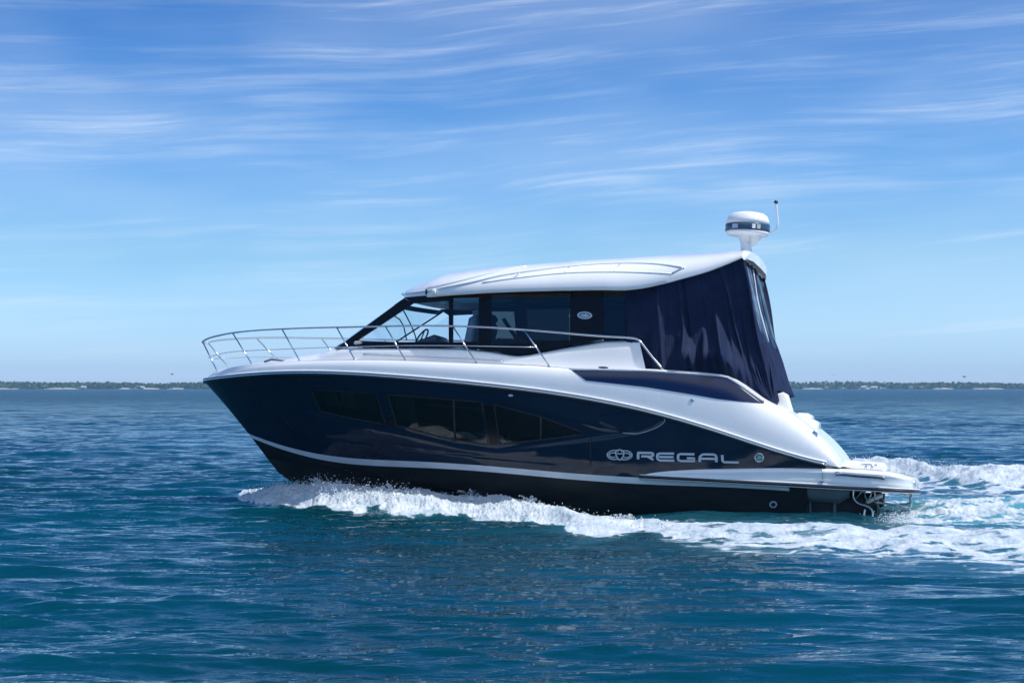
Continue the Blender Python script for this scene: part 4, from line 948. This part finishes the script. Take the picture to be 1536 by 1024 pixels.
def water():
    # polar sheet centred on the viewer: 360 degrees, dense where waves can be told apart
    a_in = np.linspace(-17.2, 17.2, 1500); side = 17.2 + (100 - 17.2) * (np.linspace(0, 1, 130)[1:]) ** 2.0
    back = np.linspace(100, 260, 40)[1:-1]
    ang = np.radians(np.concatenate([-side[::-1], a_in, side, back])); ang = ang[:-0] if False else ang
    r = [0.4]; 
    while r[-1] < 9000:
        q = r[-1]
        if q < 9: st_ = .35 if q < 6 else .12
        elif q < 24: st_ = .028 + .0022 * (q - 9)
        elif q < 33.5: st_ = .040
        elif q < 48: st_ = .075 + .004 * (q - 33.5)
        else: st_ = q * .0032 if q < 320 else q * .02
        r.append(q + st_)
    r = np.array(r); A, Rr = np.meshgrid(ang, r); X = Rr * np.sin(A); Y = Rr * np.cos(A)
    st_r = np.gradient(r)[:, None] * np.ones_like(A); st_a = np.gradient(ang)[None, :] * Rr; dx = np.maximum(st_r * .9, np.abs(st_a) * .6)
    Hw, Fm, aer = wake(X, Y); H = wind(X, Y, dx) * flatten(X, Y) * (1 - .5 * np.clip(Fm, 0, 1)) + Hw
    n, m = X.shape; V = np.stack([X, Y, H], -1).reshape(-1, 3).astype(np.float32)
    V = np.vstack([V, [[0, 0, 0]]]).astype(np.float32)
    idx = np.arange(n * m).reshape(n, m); nxt = np.roll(idx, -1, axis=1)
    Q = np.stack([idx[:-1], idx[1:], nxt[1:], nxt[:-1]], -1).reshape(-1, 4)
    me = bpy.data.meshes.new('water'); me.vertices.add(len(V)); me.vertices.foreach_set('co', V.ravel())
    tri = np.stack([idx[0], nxt[0], np.full(m, n * m)], -1)
    me.loops.add(Q.size + tri.size); me.loops.foreach_set('vertex_index', np.concatenate([Q.ravel(), tri.ravel()]).astype(np.int32))
    me.polygons.add(len(Q) + len(tri)); ls = np.concatenate([np.arange(len(Q)) * 4, Q.size + np.arange(len(tri)) * 3]); me.polygons.foreach_set('loop_start', ls.astype(np.int32))
    me.update(calc_edges=True); me.validate(); me.polygons.foreach_set('use_smooth', np.ones(len(me.polygons), bool))
    for nm, arr in (('foam', Fm), ('aer', aer)):
        at = me.attributes.new(nm, 'FLOAT', 'POINT'); at.data.foreach_set('value', np.concatenate([arr.ravel(), [0]]).astype(np.float32))
    o = bpy.data.objects.new('water', me); C.objects.link(o); tag(o, kind='structure'); me.materials.append(water_mat()); return o
def water_mat():
    m = bpy.data.materials.new('lake_water'); m.use_nodes = True; N = m.node_tree.nodes; L = m.node_tree.links; p = N['Principled BSDF']
    def nd(t, **k):
        n = N.new(t)
        for a, b in k.items(): setattr(n, a, b)
        return n
    def mth(op, a, b=None, clamp=False):
        n = nd('ShaderNodeMath', operation=op, use_clamp=clamp)
        for i, v in enumerate((a, b)):
            if v is None: continue
            if isinstance(v, (int, float)): n.inputs[i].default_value = v
            else: L.new(v, n.inputs[i])
        return n.outputs[0]
    geo = nd('ShaderNodeNewGeometry')
    def noise(sc, scale, det=4, rough=.55, dist=0.):
        mp = nd('ShaderNodeMapping'); mp.inputs['Scale'].default_value = sc; L.new(geo.outputs['Position'], mp.inputs[0])
        n = nd('ShaderNodeTexNoise'); n.inputs['Scale'].default_value = scale; n.inputs['Detail'].default_value = det; n.inputs['Roughness'].default_value = rough; n.inputs['Distortion'].default_value = dist
        L.new(mp.outputs[0], n.inputs['Vector']); return n.outputs[0]
    def ramp(v, lo, hi, a=0., b=1.):
        n = nd('ShaderNodeMapRange', interpolation_type='SMOOTHSTEP'); L.new(v, n.inputs[0]); n.inputs[1].default_value = lo; n.inputs[2].default_value = hi; n.inputs[3].default_value = a; n.inputs[4].default_value = b; return n.outputs[0]
    at = nd('ShaderNodeAttribute', attribute_name='foam'); foam = at.outputs['Fac']
    ae = nd('ShaderNodeAttribute', attribute_name='aer'); aer = ae.outputs['Fac']
    # lacy foam
    vo = nd('ShaderNodeTexVoronoi', feature='DISTANCE_TO_EDGE'); mp = nd('ShaderNodeMapping'); mp.inputs['Scale'].default_value = (.6, .9, 1)
    wn = nd('ShaderNodeTexNoise'); wn.inputs['Scale'].default_value = 2.2; wn.inputs['Detail'].default_value = 4; L.new(geo.outputs['Position'], wn.inputs['Vector'])
    vm = nd('ShaderNodeVectorMath', operation='MULTIPLY_ADD'); L.new(wn.outputs['Color'], vm.inputs[0]); vm.inputs[1].default_value = (.9, .9, 0); L.new(geo.outputs['Position'], vm.inputs[2])
    L.new(vm.outputs[0], mp.inputs[0]); L.new(mp.outputs[0], vo.inputs['Vector']); vo.inputs['Scale'].default_value = 1.9
    lace = ramp(vo.outputs['Distance'], .0, .30, 1., 0.)
    n1 = noise((.55, 1, 1), 2.6, 7, .62); n2 = noise((1, .5, 1), 1.3, 4)
    s = mth('ADD', mth('MULTIPLY', mth('SUBTRACT', n1, .5), 1.05), mth('MULTIPLY', mth('SUBTRACT', lace, .45), .60))
    s = mth('ADD', s, mth('MULTIPLY', mth('SUBTRACT', n2, .5), .5))
    n3 = noise((.5, 1, 1), 9.0, 5, .6); s = mth('ADD', s, mth('MULTIPLY', mth('SUBTRACT', n3, .5), .55))
    thr = mth('ADD', mth('MULTIPLY', foam, 1.50), -.68)
    fac = ramp(mth('ADD', thr, s), -.06, .26)
    fac = mth('MULTIPLY', fac, ramp(foam, .03, .12))
    # body colour of the water
    big = noise((1, .35, 1), .10, 4)
    r1 = nd('ShaderNodeValToRGB'); L.new(big, r1.inputs[0]); e = r1.color_ramp.elements; e[0].position = .38; e[1].position = .64
    e[0].color = (.0, .028, .037, 1); e[1].color = (.0, .050, .080, 1)
    mxa = nd('ShaderNodeMix', data_type='RGBA'); L.new(mth('MULTIPLY', mth('MAXIMUM', mth('MULTIPLY', foam, .55), mth('MULTIPLY', aer, .75)), 1.), mxa.inputs[0]); L.new(r1.outputs[0], mxa.inputs[6]); mxa.inputs[7].default_value = (.10, .30, .34, 1)
    L.new(mxa.outputs[2], p.inputs['Base Color']); p.inputs['IOR'].default_value = 1.33; p.subsurface_method = 'BURLEY'; p.inputs['Subsurface Weight'].default_value = 1; p.inputs['Subsurface Radius'].default_value = (1, 1, 1); p.inputs['Subsurface Scale'].default_value = 8; p.inputs['Specular IOR Level'].default_value = .5
    # small ripples, coarser bump and rougher gloss far away where single ripples are not resolved
    cd = nd('ShaderNodeVectorMath', operation='LENGTH'); L.new(geo.outputs['Position'], cd.inputs[0]); dist = cd.outputs['Value']
    L.new(ramp(dist, 15, 400, .04, .30), p.inputs['Roughness'])
    ra = noise((.6, 1.9, 1), 3.6, 5, .55, .4); rb_ = noise((.35, .8, 1), 1.4, 6, .6, .3)
    b1 = nd('ShaderNodeBump'); b1.inputs['Strength'].default_value = 1; b1.inputs['Distance'].default_value = .030; L.new(ra, b1.inputs['Height'])
    b2 = nd('ShaderNodeBump'); b2.inputs['Strength'].default_value = 1; L.new(ramp(dist, 25, 300, .035, 1.0), b2.inputs['Distance']); L.new(rb_, b2.inputs['Height']); L.new(b1.outputs[0], b2.inputs['Normal'])
    L.new(b2.outputs[0], p.inputs['Normal'])
    fo = nd('ShaderNodeBsdfPrincipled'); fo.inputs['Base Color'].default_value = (.56, .61, .64, 1); fo.inputs['Roughness'].default_value = .7
    fr_ = nd('ShaderNodeValToRGB'); L.new(noise((1, .7, 1), 3.2, 6, .65), fr_.inputs[0]); fr_.color_ramp.elements[0].position = .36; fr_.color_ramp.elements[1].position = .62
    fr_.color_ramp.elements[0].color = (.34, .42, .46, 1); fr_.color_ramp.elements[1].color = (.60, .63, .65, 1); L.new(fr_.outputs[0], fo.inputs['Base Color'])
    fb = nd('ShaderNodeBump'); fb.inputs['Strength'].default_value = .8; fb.inputs['Distance'].default_value = .09; fn = noise((1, .8, 1), 3.5, 7, .62); L.new(fn, fb.inputs['Height']); L.new(fb.outputs[0], fo.inputs['Normal'])
    ms = nd('ShaderNodeMixShader'); L.new(fac, ms.inputs[0]); L.new(p.outputs[0], ms.inputs[1]); L.new(fo.outputs[0], ms.inputs[2])
    L.new(ms.outputs[0], N['Material Output'].inputs[0]); return m
water()

# ------------------------------------------------------------------ spray thrown up by the bow wave
foam_m = mat('spray_white', (.68, .72, .74), .5)
def spray():
    V = []; Fc = []
    T = np.array([(1, 1, 1), (-1, -1, 1), (-1, 1, -1), (1, -1, -1)], float) / 1.7
    OC = np.array([(1, 0, 0), (-1, 0, 0), (0, 1, 0), (0, -1, 0), (0, 0, 1), (0, 0, -1)], float)
    OF = [(0, 2, 4), (2, 1, 4), (1, 3, 4), (3, 0, 4), (2, 0, 5), (1, 2, 5), (3, 1, 5), (0, 3, 5)]
    g = np.random.default_rng(3)
    def drop(x, y, z, r, el=1.0):
        b = len(V); rot = Euler(tuple(g.uniform(0, 6, 3))).to_matrix() if el != 1 else None
        for p_ in OC:
            q = p_ * r * np.array([el, 1, 1]); 
            if rot is not None: q = np.array(rot @ Vector(q))
            V.append((x + q[0], y + q[1], z + q[2]))
        Fc.extend([tuple(b + i for i in f) for f in OF])
    # plume centres along the crest: (u, strength)
    cent = [(395, .5), (425, .9), (450, 1.0), (480, 1.3), (500, 1.2), (530, 1.0), (560, 1.0), (585, 1.5), (602, 1.2), (650, .7), (705, 1.2), (712, .9), (795, .9), (800, .7), (930, .5), (945, .6), (1000, .4)]
    def crest(u):
        lo = float(ia(NEAR_L, u)); up = float(ia(NEAR_U, u)); v = up + (lo - up) * (.22 + .50 * float(smst(780, 560, u))); x, y = wp(u, v); return x, y, float(ia(NEAR_H, u))
    for _ in range(9000):
        u = g.uniform(370, 1010) if g.random() < .35 else g.normal(*(lambda c: (c[0], 16))(cent[g.integers(0, 11)]))
        if u < 362 or (u > 640 and g.random() < .75): continue
        x, y, h = crest(u); k = .7 if u < 640 else .3
        z = h * g.uniform(.5, 1.0) + g.exponential(.055) * k * 1.2; y += g.normal(0, .30); x += g.normal(0, .05)
        drop(x, y, z, g.uniform(.003, .013) * (1.2 if z < h else .8), g.choice([1, 1, 2.2]))
    for cu, stg in cent:                                   # individual arcs of thrown drops
        x0, y0, h = crest(cu)
        for a in range(int(8 * stg) + 1):
            vx, vz = g.normal(.0, .5), g.uniform(.5, 1.35) * stg ** .5; pv = 0
            for t in np.linspace(0, g.uniform(.15, .32), int(34 * stg) + 6):
                z = h * .8 + vz * t - 3.2 * t * t + g.normal(0, .008)
                drop(x0 + vx * t + g.normal(0, .010), y0 + .2 + g.normal(0, .05), z, g.uniform(.003, .011), g.choice([1, 1.8]))
    for _ in range(700):                                   # splash where the ladder drags
        x, y = wp(g.normal(1345, 14), g.normal(781, 3)); drop(x, y + g.normal(0, .2), abs(g.normal(0, .07)), g.uniform(.004, .012))
    for _ in range(900):                                  # spatter over the far crest
        k = g.uniform(1262, 1540); FX = np.array(FAR); b = np.interp(k, FX[:, 0], FX[:, 1]); c = np.interp(k, FX[:, 0], FX[:, 2]); x, y = wp(k, b, c)
        drop(x, y + g.normal(-.2, .3), c * .9 + g.exponential(.03), g.uniform(.004, .011))
    o = mesh('spray', V, Fc, foam_m, None); tag(o, 'white drops of spray thrown up along the bow wave and wake', 'spray', kind='stuff')
spray()

# ------------------------------------------------------------------ FAR SHORE
leafm = vary(mat('far_foliage', (.05, .09, .04), .8), (.020, .055, .022), (.050, .110, .036), .03, det=6, lo=.4, hi=.6)
sandm = mat('shore_sand', (.42, .36, .28), .9); landm = mat('shore_land', (.03, .055, .02), .9)
DS = 2300.0
def shore_y(x): return DS + 90 * math.sin(x * .0016 + 1) + 40 * math.sin(x * .006)
def shore():
    xs = np.arange(-2600, 2601, 25.0); V = []
    for x in xs:
        y = shore_y(x); V += [(x, y - 3, -.5), (x, y + 6, .8), (x, y + 30, 3.0), (x, y + 62, 7.0), (x, y + 500, 7.5)]
    o = mesh('shore', V, grid_faces(len(xs), 5), landm); tag(o, kind='structure')
    # sandy beaches
    V = []; Fc = []; g = np.random.default_rng(5); u = -900
    b = MB()
    for (u0, u1) in ((60, 118), (175, 192), (195, 238), (250, 275), (1225, 1262), (1310, 1345), (1420, 1450), (1478, 1522), (-100, 20), (1560, 1700)):
        xs = np.linspace((u0 - U0) / F * DS, (u1 - U0) / F * DS, 14); V = []
        for i, x in enumerate(xs):
            y = shore_y(x); e = math.sin(i / 13 * math.pi); V += [(x, y - 6, -.2), (x, y - 1, .5 + 1.0 * e), (x, y + 8, .9 + 1.3 * e)]
        b.add(V, grid_faces(14, 3))
    tag(b.build('beach', sandm), kind='structure')
    # forest: crowns as clumps of leaf-sized facets over dark trunks, far too many to count
    V = []; Fc = []
    bands = [(3, 3.0), (9, 5.0), (18, 6.6), (30, 7.8), (48, 8.8)]
    for x in np.arange(-1500, 1500, 3.0):
        for bd, (dy, hb) in enumerate(bands):
            if bd == 0 and g.random() < .3: continue
            xx = x + g.uniform(-2, 2); yy = shore_y(xx) + dy + g.uniform(-3, 5)
            ht = hb * (1 + .14 * math.sin(xx * .011 + bd) + .08 * math.sin(xx * .043)) * g.uniform(.86, 1.06) + 1.2; rd = g.uniform(2.0, 3.6)
            for k in range(16):
                a, c = g.uniform(0, 6.28), g.uniform(-.9, 1); r_ = rd * math.sqrt(max(1 - c * c * .8, .05)) * g.uniform(.6, 1.05)
                cx, cy, cz = xx + r_ * math.cos(a), yy + r_ * math.sin(a), ht * .5 + c * ht * .46; s_ = g.uniform(.9, 2.0)
                q0 = len(V); n_ = Vector((g.normal(), g.normal() - .5, g.normal() + .6)).normalized(); t_ = n_.orthogonal().normalized(); w_ = n_.cross(t_)
                for aa in (0, 1.3, 2.5, 3.8, 5.0): pp = t_ * math.cos(aa) * s_ + w_ * math.sin(aa) * s_ * .9; V.append((cx + pp.x, cy + pp.y, max(cz + pp.z, .3)))
                Fc.append(tuple(range(q0, q0 + 5)))
    o = mesh('forest', V, Fc, leafm, None, smooth=False); tag(o, 'low green forest lining the far shore', 'forest', kind='stuff')
shore()
hw_ = mat('house_white', (.75, .74, .72), .6); hb_ = mat('house_tan', (.35, .22, .15), .7); hr_ = mat('house_roof', (.16, .12, .11), .8); hrw = mat('pale_roof', (.6, .6, .62), .5); dk = mat('window_dark', (.02, .025, .03), .2)
def house(u, w, h, wm, rm, label, fy=-2):
    x = (u - U0) / F * DS; y = shore_y(x) + fy; o = bpy.data.objects.new('lake_house', None); C.objects.link(o); o.location = (x, y, .8)
    tag(o, label, 'house', 'houses on the far shore')
    w *= .8; h *= .7
    MB().box((0, 0, h / 2), (w, 6, h)).build('wall', wm, o, smooth=False)
    MB().add([(-w / 2 - .5, -3.5, h), (w / 2 + .5, -3.5, h), (w / 2 + .5, 3.5, h), (-w / 2 - .5, 3.5, h), (-w / 2 - .5, 0, h + 1.2), (w / 2 + .5, 0, h + 1.2)], [(0, 1, 5, 4), (2, 3, 4, 5), (0, 4, 3), (1, 2, 5), (0, 3, 2, 1)]).build('roof', rm, o, smooth=False)
    for k in range(3): MB().box(((k - 1) * w * .3, -3.03, h * .5), (w * .12, .08, h * .35)).build('window', dk, o, smooth=False)
for a in ((121, 7, 3, hw_, hrw, 'small white house on the sandy left shore, farthest left'), (206, 7, 4, hb_, hr_, 'brown house with a dark roof beside the pale beach on the left shore'),
          (212, 5, 2.6, hw_, hrw, 'small white house right of the brown house on the left shore'), (1262, 6, 2.6, hw_, hr_, 'white cabin nearest the yacht stern on the right shore'), (1318, 8, 3.2, hw_, hrw, 'white house left of the long pale shed on the right shore'),
          (1333, 10, 2.6, hrw, hrw, 'long pale shed above the sandy beach on the right shore'), (1387, 7, 2.4, hw_, hr_, 'pale house left of the tan house on the right shore'), (1403, 6, 2.4, hb_, hr_, 'tan house farthest right on the far shore')): house(*a)
def small_boat(u, y, s, label):
    x = (u - U0) / F * y; o = bpy.data.objects.new('moored_boat', None); C.objects.link(o); o.location = (x, y, 0); o.scale = (s, s, s); tag(o, label, 'boat', 'small boats near the far shore')
    V = []
    for t in np.linspace(0, 1, 9):
        w = 1.1 * (1 - t ** 3); V += [(t * 7 - 3.5, -w, 1.1 + .3 * t), (t * 7 - 3.5, -w * .7, -.2), (t * 7 - 3.5, w * .7, -.2), (t * 7 - 3.5, w, 1.1 + .3 * t)]
    b = MB().add(V, grid_faces(9, 4)); b.add([V[0], V[1], V[2], V[3]], [(0, 1, 2, 3)]); b.add([p for i in range(9) for p in (V[i * 4], V[i * 4 + 3])], grid_faces(9, 2)); b.build('hull', plast, o)
    MB().box((-.3, 0, 1.8), (2.4, 1.5, 1.2), bev=.2).build('cabin', plast, o); MB().box((.1, 0, 1.9), (2.0, 1.54, .5), bev=.05).build('window', dk, o)
small_boat(1265, 1900, .9, 'tiny white boat on the water just right of the yacht stern cover'); small_boat(1322, 1800, 1.0, 'small white boat lying in front of the sandy beach on the right'); small_boat(1327, 1850, .8, 'smallest white boat, right beside the beach boat'); small_boat(203, 2000, .8, 'tiny white boat off the left shore')
birdm = mat('bird_grey', (.12, .12, .13), .8)
def bird(u, v, d, label, rz):
    x = (u - U0) / F * d; z = CH - (v - V0) / F * d; o = bpy.data.objects.new('gull', None); C.objects.link(o); o.location = (x, d, z); o.rotation_euler = (0, 0, rz); tag(o, label, 'bird', 'gulls over the far shore')
    b = MB(); b.tube([(-.22, 0, 0), (-.12, 0, .02), (.05, 0, .03), (.17, 0, .04), (.24, 0, .03)], [.012, .05, .065, .04, .01], 8)
    for s in (-1, 1): b.add([(.10, s * .03, .04), (-.06, s * .03, .04), (-.05, s * .3, .14), (.08, s * .3, .15), (-.10, s * .6, .08), (-.02, s * .6, .09)], [(0, 1, 2, 3), (3, 2, 4, 5)])
    b.build('body', birdm, o)
bird(258, 561.5, 260, 'distant gull over the shore left of the bow', .4); bird(1251, 562.3, 260, 'distant gull just right of the yacht stern cover', 1.2); bird(1446.5, 565.3, 220, 'distant gull over the right shore, farthest right', 2.3)

# ------------------------------------------------------------------ air
def haze():
    x0, x1, y0, y1, z0, z1 = -3000, 3000, -300, 3000, -3.0, 40.0
    b = MB().box(((x0 + x1) / 2, (y0 + y1) / 2, (z0 + z1) / 2), (x1 - x0, y1 - y0, z1 - z0)); o = b.build('haze', None, smooth=False)
    m = bpy.data.materials.new('haze_air'); m.use_nodes = True; N = m.node_tree.nodes; N.clear(); out = N.new('ShaderNodeOutputMaterial'); v = N.new('ShaderNodeVolumePrincipled')
    v.inputs['Color'].default_value = (.50, .80, 1, 1); v.inputs['Density'].default_value = .00015; v.inputs['Anisotropy'].default_value = .2
    m.node_tree.links.new(v.outputs[0], out.inputs['Volume']); o.data.materials.append(m); tag(o, 'thin pale blue air over the lake', 'haze', kind='stuff')
haze()
